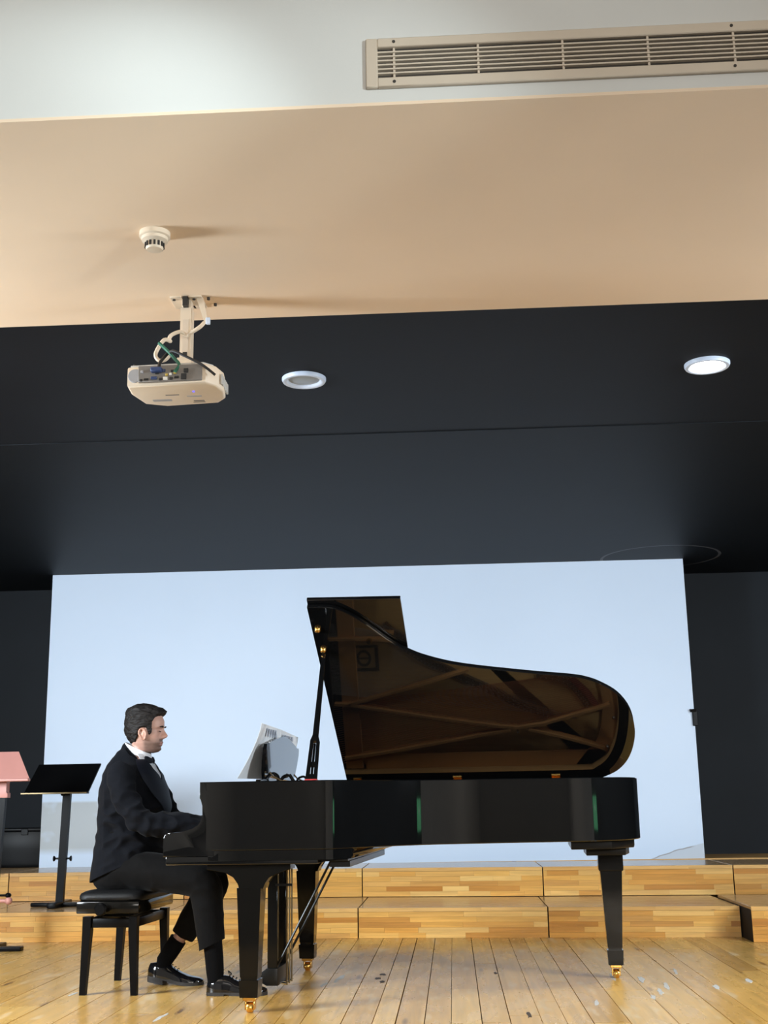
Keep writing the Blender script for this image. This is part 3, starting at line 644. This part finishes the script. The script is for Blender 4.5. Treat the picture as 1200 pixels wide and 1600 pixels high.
# pedal lyre
ly = MB().prism([(.315, .05), (.345, .035), (.40, .035), (.40, .115), (.345, .115), (.315, .095)], 'y', .62, .90, .003).build('pedal_box', M['black_satin'], PN)
for v in (.655, .865): MB().box(.345, .395, v-.018, v+.018, .11, .64, .003).build('lyre_post', M['leg_black'], PN)
MB().box(.385, .47, .63, .645, .50, .512).build('lyre_clamp', M['black_satin'], PN)
for v in (.70, .76, .82):
    MB().tube([(.43, v, .03), (.43, v, .615)], .0045, 8).build('pedal_rod', M['dull_brass'], PN)
    MB().tube(spline([(.43, v, .035), (.36, v, .045), (.30, v, .055), (.25, v, .052), (.215, v, .046)], 4), [(.006, .014)]*12+[(.006, .019)]*5, 10).build('pedal', M['chrome'], PN)
for v, du in ((.66, 0), (.86, .0)):
    MB().tube([(.39, v, .12), (.665, v, .625)], .006, 8).build('lyre_brace', M['black_satin'], PN)

# ------------------------------------------------------------------ sheet music on the desk
sm = thing('sheet_music', 'open white sheet music curling on the piano music desk', 'sheet music', loc(.34, .755, HZ+.02), ANG)
def page(v0, v1, z_top0, z_top1, curl, name):
    mb = MB(); nu, nz_ = 10, 12; g = []
    for side in (0, .0012):
        for i in range(nu+1):
            a = i/nu; v = v0+(v1-v0)*a; zt = z_top0+(z_top1-z_top0)*a
            for j in range(nz_+1):
                b = j/nz_; z = zt*b; c = curl(a)
                g.append((.006+z*tilt-.085*c*(1-b)**1.6-side, v, z))
    n = (nu+1)*(nz_+1); fs = []
    for k in range(2):
        for i in range(nu):
            for j in range(nz_): q = k*n+i*(nz_+1)+j; fs.append((q, q+1, q+nz_+2, q+nz_+1))
    for i in range(nu):
        for j in (0, nz_): q = i*(nz_+1)+j; fs.append((q, q+nz_+1, q+n+nz_+1, q+n))
    for j in range(nz_):
        for i in (0, nu): q = i*(nz_+1)+j; fs.append((q, q+1, q+n+1, q+n))
    return mb.add(g, fs).build(name, M['paper'], sm, 0)
p1 = page(-.43, .02, .262, .255, lambda a: (1-a)**1.5, 'page')
p2 = page(.022, .50, .255, .238, lambda a: a**2*.2, 'page')
for k in range(5):
    MB().box(-.0004, .0004, -.012, .012, -.02, .018).build('print_block', M['print'], p1, 0).location = (.0115+.225*tilt, -.30+k*.05, .226)
    MB().box(-.0004, .0004, -.018, .018, -.012, .012).build('print_block', M['print'], p2, 0).location = (.0115+.222*tilt, .08+k*.06, .219)

# ------------------------------------------------------------------ piano bench
bo = loc(-.43, .81); bn = thing('piano_bench', 'black adjustable piano bench with padded seat under the pianist', 'bench', bo, ANG)
def bx(mb, u0, u1, v0, v1, a, b, bev=.003): return mb.box(u0+.43, u1+.43, v0-.81, v1-.81, a, b, bev, 2)
for cu in (-.547, -.311):
    for cv in (.558, 1.062):
        s = .021; mb = MB(); q = lambda h, w_, dx, dy: [(cu+.43+dx-w_, cv-.81+dy-w_, h), (cu+.43+dx+w_, cv-.81+dy-w_, h), (cu+.43+dx+w_, cv-.81+dy+w_, h), (cu+.43+dx-w_, cv-.81+dy+w_, h)]
        sx = -.012 if cu < -.43 else .012
        mb.loft([q(0, .015, sx, 0), q(.30, .021, 0, 0), q(.368, .021, 0, 0)]).build('leg', M['stand'], bn, 20)
for v in (.558, 1.062): bx(MB(), -.527, -.331, v-.012, v+.012, .315, .358).build('apron', M['stand'], bn)
for u in (-.547, -.311): bx(MB(), u-.011, u+.011, .578, 1.042, .315, .358).build('apron', M['stand'], bn)
bx(MB(), -.50, -.36, .62, 1.0, .36, .385).build('lift_mechanism', M['stand'], bn)
bx(MB(), -.59, -.27, .50, 1.08, .385, .442, .006).build('seat_frame', M['leg_black'], bn)
cu_ = MB(); rows = []
for (s_, z) in ((.96, .442), (1.0, .452), (1.0, .466), (.97, .478), (.88, .487), (.6, .494), (.2, .496)):
    rows.append([(.17*s_*(1 if abs(math.cos(a)) > .999 else math.copysign(min(1, abs(math.cos(a))**.35), math.cos(a))), (.29)*s_*math.copysign(min(1, abs(math.sin(a))**.25), math.sin(a)), z) for a in [2*math.pi*(i+.5)/40 for i in range(40)]])
cu_.loft(rows).shift((0, -.02, 0)).build('cushion', M['leather'], bn, 50)
for v, sg in ((.50, -1), (1.08, 1)):
    MB().lathe([(.001, 0), (.012, 0), (.012, .022*sg), (.026, .024*sg), (.030, .030*sg), (.030, .046*sg), (.024, .052*sg), (.001, .052*sg)], (-.02, v-.81, .408), 24, 'y').build('height_knob', M['stand'], bn)

# ------------------------------------------------------------------ music stands
ms = thing('music_stand', 'black music stand with flat tray on the riser left of the pianist', 'music stand', (-2.885, 9.12, z1+.002))
def tilt_board(mb, hw, z0, z1_, dy, th, y0=0):
    return mb.hull([(-hw-.012, y0, z0), (hw-.012, y0, z0), (hw, y0+dy, z1_), (-hw, y0+dy, z1_)], [(-hw-.012, y0+th*.6, z0-th*.8), (hw-.012, y0+th*.6, z0-th*.8), (hw, y0+dy+th*.6, z1_-th*.8), (-hw, y0+dy+th*.6, z1_-th*.8)])
tilt_board(MB(), .238, .805, 1.018, .27, .012, -.14).build('tray', M['stand'], ms, 0)
MB().box(-.262, .234, -.185, -.135, .795, .807, .002).build('ledge', M['stand'], ms)
MB().box(-.258, .23, -.186, -.183, .797, .806).build('ledge_edge', M['dull_brass'], ms, 0)
MB().hull([(-.02, -.02, .01), (.035, -.02, .01), (.035, .02, .01), (-.02, .02, .01)], [(.002, -.02, .80), (.058, -.02, .80), (.058, .02, .80), (.002, .02, .80)]).build('post', M['stand'], ms, 0)
MB().tube([(.0, -.03, .79), (.03, -.06, .83), (.03, .06, .93)], .012, 8).build('tray_bracket', M['stand'], ms)
MB().box(-.20, .20, -.035, .035, 0, .028, .008, 2).build('base_bar', M['stand'], ms)
MB().box(-.025, .04, -.20, .20, .0, .035, .008, 2).build('base_foot', M['stand'], ms)
for s_ in (-1, 1): MB().lathe([(.001, 0), (.007, 0), (.006, .02*s_), (.018, .028*s_), (.020, .036*s_), (.001, .038*s_)], (.014+.03*s_, 0, .335), 12, 'x').build('wing_knob', M['stand'], ms)

pk = thing('music_stand', 'pink topped music stand with black post at left picture edge', 'music stand', (-3.02, 8.15, 0))
MB().hull([(-.262, -.10, 1.085), (.242, -.10, 1.085), (.105, .06, 1.268), (-.13, .06, 1.268)], [(-.262, -.084, 1.072), (.242, -.084, 1.072), (.105, .076, 1.255), (-.13, .076, 1.255)]).build('tray', M['pink'], pk, 0)
MB().box(-.27, .246, -.135, -.09, 1.068, 1.087, .004).build('ledge', M['pink'], pk)
MB().prism([(-.03, 1.07), (.068, 1.07), (.062, 1.05), (.062, 1.0), (.075, .995), (.075, .965), (-.075, .965), (-.075, 1.0), (-.03, 1.02)], 'y', -.03, .03, .003).build('tray_bracket', M['pink'], pk)
MB().hull([(-.02, -.02, .01), (.02, -.02, .01), (.02, .02, .01), (-.02, .02, .01)], [(.02, -.02, .97), (.058, -.02, .97), (.058, .02, .97), (.02, .02, .97)]).build('post', M['stand'], pk, 0)
for s_ in (-1, 1): MB().ball((.035+.075*s_, 0, .31), .024).tube([(.035, 0, .31), (.035+.06*s_, 0, .31)], .012, 8).build('knob', M['pink'], pk)
MB().ball((.105, -.0, .345), (.02, .02, .016)).tube([(.03, 0, .345), (.1, 0, .345)], .007, 8).build('lever', M['stand'], pk)
MB().box(-.22, .215, -.035, .035, 0, .028, .006, 2).build('base_bar', M['stand'], pk)
MB().box(-.035, .035, -.24, .22, 0, .034, .006, 2).build('base_foot', M['stand'], pk)

# black case in the dark corner, bracket on the white wall's edge
bc = thing('black_case', 'low black case on the risers in the dark left corner', 'case', (-3.86, 10.78, .402))
MB().box(-.55, .40, -.22, .2, 0, .30, .008, 2).build('body', M['stand'], bc)
MB().box(-.55, .402, -.225, .205, .30, .325, .006, 2).build('cover', M['stand'], bc)
for x in (-.35, .2): MB().box(x-.03, x+.03, -.232, -.22, .27, .32, .003).build('latch', M['black_satin'], bc)
wb = thing('wall_bracket', 'small black hook bracket on the right edge of the white wall', 'bracket', (2.055, 10.55, 1.55))
MB().box(-.012, .03, -.03, 0, -.07, .07, .004).build('back_plate', M['stand'], wb)
MB().hull([(-.028, -.035, .045), (.02, -.035, .045), (.02, -.002, .045), (-.028, -.002, .045)], [(-.034, -.04, .068), (.02, -.04, .068), (.02, -.002, .068), (-.034, -.002, .068)]).build('hook', M['stand'], wb, 0)

# ------------------------------------------------------------------ the pianist (same u, v, z frame as the piano)
PU, PV = -.42, .76
person = thing('person', 'man in dark suit and bow tie seated playing the piano', 'person', loc(PU, PV), ANG)
def fin(mb): return mb.shift((-PU, -PV, 0))
def lerp_tab(tab, z):
    if z <= tab[0][0]: return tab[0][1:]
    for a, b in zip(tab, tab[1:]):
        if z <= b[0]:
            t = (z-a[0])/(b[0]-a[0]); t2 = t*t*(3-2*t)*.5+t*.5
            return tuple(x+(y-x)*t2 for x, y in zip(a[1:], b[1:]))
    return tab[-1][1:]
# head: z -> front, back, half width
HEAD = [(1.168, -.300, -.345, .012), (1.174, -.272, -.372, .034), (1.185, -.262, -.388, .047), (1.20, -.2605, -.400, .056), (1.22, -.2535, -.410, .0635), (1.24, -.2555, -.418, .068), (1.26, -.2575, -.430, .0715), (1.285, -.2570, -.436, .0735), (1.30, -.2490, -.438, .0755), (1.33, -.2470, -.439, .0755), (1.36, -.2580, -.434, .070), (1.38, -.279, -.422, .058), (1.392, -.303, -.404, .043), (1.398, -.325, -.385, .024), (1.400, -.345, -.365, .006)]
NOSE = [(1.232, 0), (1.238, .002), (1.242, .012), (1.247, .027), (1.255, .0335), (1.263, .030), (1.275, .021), (1.288, .012), (1.298, .004), (1.306, 0)]
def tab1(t, z): return lerp_tab(t, z)[0] if t[0][0] <= z <= t[-1][0] else 0
def g(x, s): return math.exp(-(x/s)**2)
def head_ring(z, n, grow=None):
    F, B, Wd = lerp_tab(HEAD, z); c = max(min(-.362, F-.02), B+.02); pts = []
    for i in range(n):
        a = 2*math.pi*i/n; ca, sa = math.cos(a), math.sin(a)
        if ca > 0: x = c+(F-c)*ca**.88; y = Wd*math.copysign(abs(sa)**.92, sa)
        else: x = c+(c-B)*ca; y = Wd*sa
        if ca > .2:
            w_ = .0085+.007*g(z-1.247, .012)
            x += tab1(NOSE, z)*g(y, w_)
            for s_ in (-1, 1):
                x -= .009*g(y-s_*.031, .013)*g(z-1.287, .010)          # eye socket
                x += .0045*g(y-s_*.031, .011)*g(z-1.2835, .0065)       # closed lid
                x += .0045*g(y-s_*.028, .018)*g(z-1.303, .007)         # brow ridge
                x += .004*g(y-s_*.046, .016)*g(z-1.262, .014)          # cheek
                x += .006*g(y-s_*.012, .0055)*g(z-1.245, .006)         # nostril wing
            x += .0055*g(y, .022)*g(z-1.2215, .0045)+.005*g(y, .019)*g(z-1.2085, .005)
            x -= .004*g(y, .024)*g(z-1.2145, .0022)+.003*g(y, .02)*g(z-1.1985, .005)
            x += .004*g(y, .02)*g(z-1.187, .008)
        if grow:
            t = grow(x, y, z, a); d = Vector((x-c, y, (z-1.30)*.7)).normalized()
            pts.append((x+d.x*t, PV+y+d.y*t, z+d.z*t))
        else: pts.append((x, PV+y, z))
    return pts
body = MB()
zs = [1.168+(1.400-1.168)*k/80 for k in range(81)]
body.loft([head_ring(z, 72) for z in zs])
body.tube([(-.405, PV, 1.06), (-.385, PV, 1.14), (-.366, PV, 1.20), (-.362, PV, 1.25)], [(.066, .075), (.056, .057), (.052, .054), (.05, .052)], 24, up=(1, 0, 0))
for s_ in (-1, 1):   # ears: dished ovals
    cx, cz = -.332, 1.263
    for k in range(14):
        a0, a1 = 2*math.pi*k/14, 2*math.pi*(k+1)/14
        f = lambda a: (cx-.004+.0185*math.cos(a)*(1.0 if math.sin(a) > -.2 else .75)+.006*math.sin(a)*-1, PV+s_*(.0775+.008*max(0, -math.cos(a))), cz+.029*math.sin(a))
        body.tube([f(a0), f(a1)], .0048, 8, round_ends=True)
    body.ball((cx-.001, PV+s_*.0755, cz-.004), (.016, .007, .022), 12, 8)
# torso, arms, legs
TORSO = [(.50, -.40, .11, .155), (.60, -.41, .12, .16), (.72, -.42, .115, .145), (.85, -.42, .12, .15), (.97, -.42, .12, .165), (1.05, -.42, .11, .165), (1.10, -.415, .085, .12), (1.14, -.405, .065, .08)]
def oval(tab, z, n=32, k=1.0, dv=0):
    c, d_, w_ = lerp_tab(tab, z); return [(c+k*d_*math.copysign(abs(math.cos(a))**.85, math.cos(a)), PV+k*w_*math.copysign(abs(math.sin(a))**.85, math.sin(a)), z) for a in [2*math.pi*i/n for i in range(n)]]
body.loft([oval(TORSO, .50+.64*k/16) for k in range(17)])
ARMS = {'near': [(-.405, .585, 1.065), (-.36, .54, .94), (-.285, .525, .825), (-.15, .545, .805), (.0, .585, .792)],
        'far': [(-.395, .935, 1.065), (-.33, .995, .94), (-.265, 1.02, .81), (-.12, .99, .788), (.0, .945, .792)]}
LEGS = {'near': [(-.43, .655, .575), (-.20, .61, .568), (.035, .575, .522), (.062, .575, .40), (.098, .575, .10)],
        'far': [(-.43, .865, .575), (-.21, .90, .565), (-.005, .92, .520), (-.10, .92, .36), (-.262, .92, .105)]}
for k in ('near', 'far'):
    body.tube(spline(ARMS[k], 4), [.045]*5+[.04]*5+[.036]*4+[.028]*3, 16, round_ends=True)
    body.tube(spline(LEGS[k], 4), [.085-.0012*i*2 for i in range(9)]+[.050]*4+[.034]*4, 16, round_ends=True)
def hand(wx, wv, wz, sg, spread):
    """sg: side the thumb leaves on (+1 towards greater v)"""
    W0 = Vector((wx, wv, wz)); K = Vector((wx+.088, wv+.004*sg, wz-.004))
    body.tube([W0-Vector((.02, 0, 0)), W0+Vector((.02, 0, 0)), W0+Vector((.055, 0, .003)), K], [(.020, .027), (.017, .033), (.015, .040), (.011, .040)], 14, up=(0, 0, 1), round_ends=True)
    for i, (ln, dv) in enumerate(((.060, .030), (.070, .011), (.066, -.010), (.052, -.029))):
        b = K+Vector((-.006 if i != 1 else 0, dv*sg, .002)); o_ = dv*sg*spread
        p1_ = b+Vector((ln*.40, o_*.3, .010)); p2_ = b+Vector((ln*.72, o_*.55, -.010)); p3_ = b+Vector((ln*.86, o_*.6, -.034))
        body.tube([b-Vector((.02, 0, 0)), b, p1_, p2_, p3_], [.009, .0092, .0086, .0078, .0066], 10, round_ends=True)
    b = W0+Vector((.022, .026*sg, -.006))
    body.tube([b-Vector((.01, .015*sg, 0)), b, b+Vector((.035, .022*sg, -.012)), b+Vector((.066, .028*sg, -.026))], [.012, .012, .0098, .0075], 10, round_ends=True)
hand(.004, .592, .790, 1, .5); hand(.004, .935, .795, -1, .5)
me = remesh(fin(body), 'body', .0030, 1, .5)
col = me.color_attributes.new('tint', 'FLOAT_COLOR', 'POINT'); rnd = random.Random(3)
skin, stub, lip, redd = Vector((.46, .265, .205)), Vector((.075, .048, .038)), Vector((.42, .19, .16)), Vector((.47, .225, .15))
def sst(a, b, x): t = max(0, min(1, (x-a)/(b-a))); return t*t*(3-2*t)
buf = []
for v in me.vertices:
    x, y, z = v.co.x+PU, v.co.y, v.co.z; c = skin.copy()
    if z > 1.15 and x > -.36:
        n_ = noise.noise(Vector((x, y, z))*90)*.12
        beard = sst(1.252, 1.212, z+.10*(x+.30)+n_*.05)*sst(-.345, -.325, x)*.8
        beard = max(beard, .9*sst(1.2415, 1.2375, z)*sst(1.222, 1.2265, z)*sst(.030, .024, abs(y))*sst(-.275, -.262, x))     # moustache
        beard = max(beard, .85*sst(1.2015, 1.198, z)*sst(1.172, 1.180, z)*sst(.026, .018, abs(y))*sst(-.285, -.27, x))       # chin
        c = c.lerp(stub, min(1, max(0, beard+n_*beard)))
        c = c.lerp(lip, .8*sst(1.205, 1.208, z)*sst(1.226, 1.222, z)*sst(.024, .020, abs(y))*sst(-.266, -.258, x))
        c = c.lerp(redd, .35*g(z-1.262, .02)*sst(-.30, -.26, x)+.4*g(z-1.255, .012)*sst(-.245, -.23, x))
    if abs(y) > .0745 and 1.23 < z < 1.305: c = c.lerp(redd, .7)
    buf += [c.x, c.y, c.z, 1]
col.data.foreach_set('color', buf)
sk = mat('skin', (.56, .335, .265), .5, var=.06, vscale=40); nt = sk.node_tree
at = nt.nodes.new('ShaderNodeAttribute'); at.attribute_name = 'tint'; mx = nt.nodes.new('ShaderNodeMix'); mx.data_type = 'RGBA'; mx.blend_type = 'MIX'; mx.inputs[0].default_value = .9
bs = nt.nodes['Principled BSDF']; src = bs.inputs['Base Color'].links[0].from_socket
nt.links.new(src, mx.inputs[6]); nt.links.new(at.outputs['Color'], mx.inputs[7]); nt.links.new(mx.outputs[2], bs.inputs['Base Color'])
bs.inputs['Subsurface Weight'].default_value = .06; bs.inputs['Subsurface Radius'].default_value = (.01, .004, .002)
link_mesh('body', me, sk, person)
# hair
def hairline(x):
    t = [(-.47, 1.222), (-.41, 1.223), (-.380, 1.228), (-.366, 1.25), (-.358, 1.28), (-.347, 1.297), (-.322, 1.297), (-.314, 1.283), (-.309, 1.262), (-.302, 1.260), (-.297, 1.272), (-.294, 1.30), (-.291, 1.335), (-.28, 1.352), (-.262, 1.362), (-.22, 1.367)]
    return lerp_tab(t, x)[0]
def hgrow(x, y, z, a):
    e = z-hairline(x)+.004*noise.noise(Vector((x*60, y*60, z*60)))
    k = sst(-.006, .008, e)
    th = .010+.016*sst(1.33, 1.40, z)+.008*sst(-.38, -.43, x)*sst(1.22, 1.27, z)+.020*sst(-.31, -.25, x)*sst(1.345, 1.375, z)
    st_ = noise.noise(Vector((x*22, y*80, z*60)))*.0055+noise.noise(Vector((x*60, y*200, z*170)))*.003
    return -.004+(th+.004+st_)*k
hm = MB().loft([head_ring(1.19+(1.400-1.19)*k/110, 150, hgrow) for k in range(111)])
fin(hm).build('hair', M['hair'], person, 80)
for s_ in (-1, 1):
    fin(MB().tube(spline([(-.247, PV+s_*.014, 1.299), (-.245, PV+s_*.028, 1.304), (-.254, PV+s_*.046, 1.3005)], 5), [.0022+.0016*math.sin(math.pi*min(1, .2+i/12)) for i in range(11)], 8).add([], [])).build('eyebrow', M['hair'], person)
    fin(MB().tube(spline([(-.2565, PV+s_*.020, 1.2785), (-.2535, PV+s_*.031, 1.2770), (-.2600, PV+s_*.043, 1.2795)], 5), .0019, 6)).build('eyelash_shade', M['hair'], person)  # lash line made thick, doubles as dark shading round the eye
# clothes
def crumple(me, amp, f, seed, dirs=None, mask=None):
    me.update(); nr = [v.normal.copy() for v in me.vertices]
    for v, n_ in zip(me.vertices, nr):
        p = v.co; q = Vector((p.x*f[0], p.y*f[1], p.z*f[2]))+Vector((seed, seed*.7, 0))
        a = 1-abs(noise.noise(q))*2.2; b = noise.noise(q*2.1)
        k = mask(p) if mask else 1
        v.co = p+n_*amp*k*(.8*(a-.4)+.35*b)
JACKET = [(.46, -.425, .178, .205), (.55, -.425, .175, .205), (.64, -.42, .170, .195), (.72, -.415, .166, .180), (.80, -.405, .172, .178), (.90, -.398, .178, .185), (.98, -.405, .165, .195), (1.05, -.411, .144, .192), (1.10, -.418, .120, .165), (1.14, -.420, .094, .125), (1.175, -.415, .072, .088), (1.20, -.405, .052, .066)]
jk = MB().loft([oval(JACKET, .46+.74*k/40, 48) for k in range(41)])
SL = {'near': [(-.412, .600, 1.062), (-.405, .565, 1.03), (-.365, .535, .935), (-.285, .522, .828), (-.235, .525, .810), (-.11, .552, .805), (.030, .588, .794)],
      'far': [(-.40, .92, 1.062), (-.385, .955, 1.03), (-.33, .99, .94), (-.275, 1.02, .815), (-.22, 1.015, .792), (-.10, .982, .788), (.030, .944, .792)]}
for k in ('near', 'far'):
    P = spline(SL[k], 4); n = len(P)
    rr = [.076-.022*(i/(n-1))**.9-.004*math.sin(i/(n-1)*math.pi) for i in range(n)]
    jk.tube(P, rr, 20, round_ends=False)
    jk.ball((SL[k][1][0], SL[k][1][1]+(.012 if k == 'near' else -.012), 1.035), (.078, .066, .066))
jm = remesh(fin(jk), 'jacket', .0065, 7, .5)
def arm_mask(p): return (.35 if p.x+PU < -.50 else 1)*(.35+.9*g(p.z-.84, .12)+.5*g(p.z-.70, .10))
crumple(jm, .016, (11, 6, 16), 3.1, mask=arm_mask)
bm = bmesh.new(); bm.from_mesh(jm)
# hem: runs from the coat tail on the seat up to the lap
bmesh.ops.bisect_plane(bm, geom=bm.verts[:]+bm.edges[:]+bm.faces[:], plane_co=(-.60-PU, 0, .518), plane_no=(.40, 0, -1), clear_outer=True)
# neckline: falls from the nape to the chest, leaving the shirt collar free
bmesh.ops.bisect_plane(bm, geom=bm.verts[:]+bm.edges[:]+bm.faces[:], plane_co=(-.388-PU, 0, 1.150), plane_no=(.97, 0, 1), clear_outer=False)
kill = [f for f in bm.faces if (f.calc_center_median().z-1.150)+.97*(f.calc_center_median().x+PU+.388) > 0 and f.calc_center_median().z > 1.045 and abs(f.calc_center_median().y) < .105]
bmesh.ops.delete(bm, geom=kill, context='FACES')
bm.to_mesh(jm); bm.free()
sd_ = link_mesh('jacket', jm, M['suit'], person)
sol = sd_.modifiers.new('thickness', 'SOLIDIFY'); sol.thickness = .004; sol.offset = -1
# lapels and shirt front lie on the coat's chest surface
def on_chest(z, a, k):
    c, d_, w_ = lerp_tab(JACKET, z); return (c+k*d_*math.copysign(abs(math.cos(a))**.85, math.cos(a)), PV+k*w_*math.copysign(abs(math.sin(a))**.85, math.sin(a)), z)
def strip(name, z0, z1_, fa, fb, k, m, nz_=18, na=8, th=.006):
    rings = []
    for i in range(nz_+1):
        t = i/nz_; z = z0+(z1_-z0)*t; A0, A1 = fa(t), fb(t)
        a_ = [A0+(A1-A0)*j/na for j in range(na+1)]
        rings.append([on_chest(z, x, k) for x in a_]+[on_chest(z, x, k-th/.15) for x in a_[::-1]])
    return fin(MB().loft(rings)).build(name, m, person, 60)
strip('shirt_front', 1.03, 1.165, lambda t: -.10-.75*t, lambda t: .10+.75*t, 1.03, M['shirt'])
for s_ in (-1, 1):
    strip('lapel', .85, 1.135, lambda t: s_*(-.02+.9*max(0, t-.60)), lambda t: s_*(.10+.75*t**1.3+.36*math.sin(math.pi*min(1, t*.93))**.8), 1.075, M['satin'])
rings = []
AN = [.95+(2*math.pi-1.9)*i/36 for i in range(37)]
for h, k in ((0, 1.28), (.030, 1.10), (.042, 1.0), (.044, 1.05), (.034, 1.20), (0, 1.42)):
    rings.append([(-.388+k*.064*math.cos(a), PV+k*.064*math.sin(a), 1.120-.062*math.cos(a)+h) for a in AN])
rings = [[r[i] for r in rings] for i in range(37)]
fin(MB().loft(rings)).build('jacket_collar', M['suit'], person, 60)
# shirt collar: tilted band round the neck
rings = []
for h, k in ((0, .92), (.012, .93), (.030, .90), (.036, .91), (.036, .95), (.0, 1.0)):
    rings.append([(-.384+k*.062*math.cos(a)+.012*math.cos(a), PV+k*.062*math.sin(a), 1.160-.028*math.cos(a)+h*(1-.1*math.cos(a))) for a in [2*math.pi*i/40 for i in range(40)]])
fin(MB().loft(rings, False, True)).build('shirt_collar', M['shirt'], person, 60)
bt = MB()
for s_ in (-1, 1):
    bt.loft([[(-.303-dx+th*ct, PV+s_*v_, 1.128+.55*th*ct*0+h*st) for ct, st in ((1, .0), (.6, .8), (0, 1), (-.6, .8), (-1, 0), (-.6, -.8), (0, -1), (.6, -.8))] for v_, h, th, dx in ((.004, .008, .006, 0), (.02, .014, .009, .002), (.045, .022, .009, .012), (.058, .024, .006, .022))])
bt.ball((-.300, PV, 1.128), (.009, .008, .010)); fin(bt).build('bow_tie', M['satin'], person, 40)
for k, sg in (('near', 1), ('far', 1)):
    P = ARMS[k][-1]; q = SL[k][-1]
    fin(MB().tube([(q[0]-.02, q[1], q[2]+.001), (q[0]+.008, q[1]+.004, q[2]-.001)], .040, 20)).build('shirt_cuff', M['shirt'], person)
fin(MB().loft([oval(JACKET, 1.0+.128*k/6, 32, .93) for k in range(7)])).build('shirt_body', M['shirt'], person, 60)
# trousers
tr = MB()
TP = [(.488, -.425, .13, .17), (.52, -.425, .16, .19), (.60, -.42, .16, .185), (.70, -.42, .145, .165), (.78, -.42, .14, .16)]
tr.loft([oval(TP, .488+.29*k/12, 36) for k in range(13)])
TL = {'near': [(-.43, .665, .580), (-.20, .615, .572), (-.02, .58, .545), (.040, .575, .505), (.058, .575, .42), (.070, .575, .32), (.086, .575, .185)],
      'far': [(-.43, .855, .580), (-.22, .895, .570), (-.06, .915, .542), (-.012, .92, .495), (-.05, .92, .42), (-.11, .92, .33), (-.168, .92, .238)]}
for k in ('near', 'far'):
    P = spline(TL[k], 4); n = len(P); rr = [.098, .098, .096, .094, .092, .091, .090, .088, .086, .085, .084, .083, .082, .081, .080, .078, .077, .075, .074, .072, .070, .068, .066, .064, .062]
    tr.tube(P, rr, 24)
tm = remesh(fin(tr), 'trousers', .0062, 5, .5)
crumple(tm, .006, (9, 14, 12), 8.3, mask=lambda p: .5+.8*g(p.z-.50, .07))
bm = bmesh.new(); bm.from_mesh(tm)
bmesh.ops.bisect_plane(bm, geom=bm.verts[:]+bm.edges[:]+bm.faces[:], plane_co=(-PU, 0, .193), plane_no=(.46, 0, -1), clear_outer=True)
bm.to_mesh(tm); bm.free()
link_mesh('trousers', tm, M['trouser'], person)
# socks and shoes
def shoe(hu, hv, ang, lift, name):
    """heel point, heading and heel lift"""
    L_ = .295; o = []
    prof = [(x_, w_*1.18, a_, b_) for x_, w_, a_, b_ in [(0.0, .012, .030, .055), (.012, .024, .032, .078), (.05, .033, .034, .088), (.09, .034, .036, .092), (.115, .034, .037, .086), (.14, .037, .036, .070), (.18, .044, .033, .056), (.22, .047, .030, .046), (.255, .042, .026, .040), (.28, .030, .022, .034), (.295, .010, .018, .026)]]
    def tf(x, y, z):
        zz = z+lift*max(0, 1-x/.21); return (hu+x*math.cos(ang)-y*math.sin(ang), hv+x*math.sin(ang)+y*math.cos(ang), zz)
    up_ = MB(); rings = []
    for x, w_, zb, zt in prof:
        b0 = .014
        rings.append([tf(x, w_*(1 if abs(math.cos(a)) > .98 else 1)*math.copysign(abs(math.cos(a))**.8, math.cos(a)), b0+(zt-b0)*max(0, math.sin(a))**.75) for a in [math.pi*i/14 for i in range(15)]]+[tf(x, -w_*.5, b0), tf(x, w_*.5, b0)])
    up_.loft(rings); s = fin(up_).build('shoe', M['shoe'], person, 60)
    so_ = MB(); out = [(x, w_+.003) for x, w_, _, _ in prof]
    def sl(z0, z1_, xa, xb):
        pts = [(x, w_) for x, w_ in out if xa <= x <= xb]; poly = pts+[(x, -w_) for x, w_ in pts[::-1]]
        so_.loft([[tf(x, y, z0) for x, y in poly], [tf(x, y, z1_) for x, y in poly]])
    sl(.008, .016, 0, .3); sl(-.0, .009, .115, .3); sl(-.0, .009, 0, .09); sl(-.014 if lift else 0, .002, 0, .09)
    fin(so_).build('sole', M['sole'], s, 20)
    la = MB()
    for i in range(4):
        x = .112+i*.016; la.tube([tf(x, -.018, .088-i*.007), tf(x, 0, .094-i*.0075), tf(x, .018, .088-i*.007)], .0022, 6)
    la.tube(spline([tf(.108, 0, .096), tf(.10, .02, .108), tf(.115, .028, .094)], 4), .002, 6).tube(spline([tf(.108, 0, .096), tf(.11, -.02, .110), tf(.125, -.026, .096)], 4), .002, 6)
    fin(la).build('shoelace', M['sock'], s)
    return s
shoe(.062, .57, R(4), 0, 'near'); shoe(-.345, .92, R(-2), .030, 'far')
fin(MB().tube([(.083, .575, .26), (.094, .575, .17), (.099, .576, .11), (.102, .578, .06)], [.047, .045, .043, .038], 20)).build('sock', M['sock'], person)
fin(MB().tube([(-.19, .92, .222), (-.225, .92, .168), (-.262, .92, .115), (-.270, .92, .08)], [.045, .044, .042, .034], 20)).build('sock', M['sock'], person)
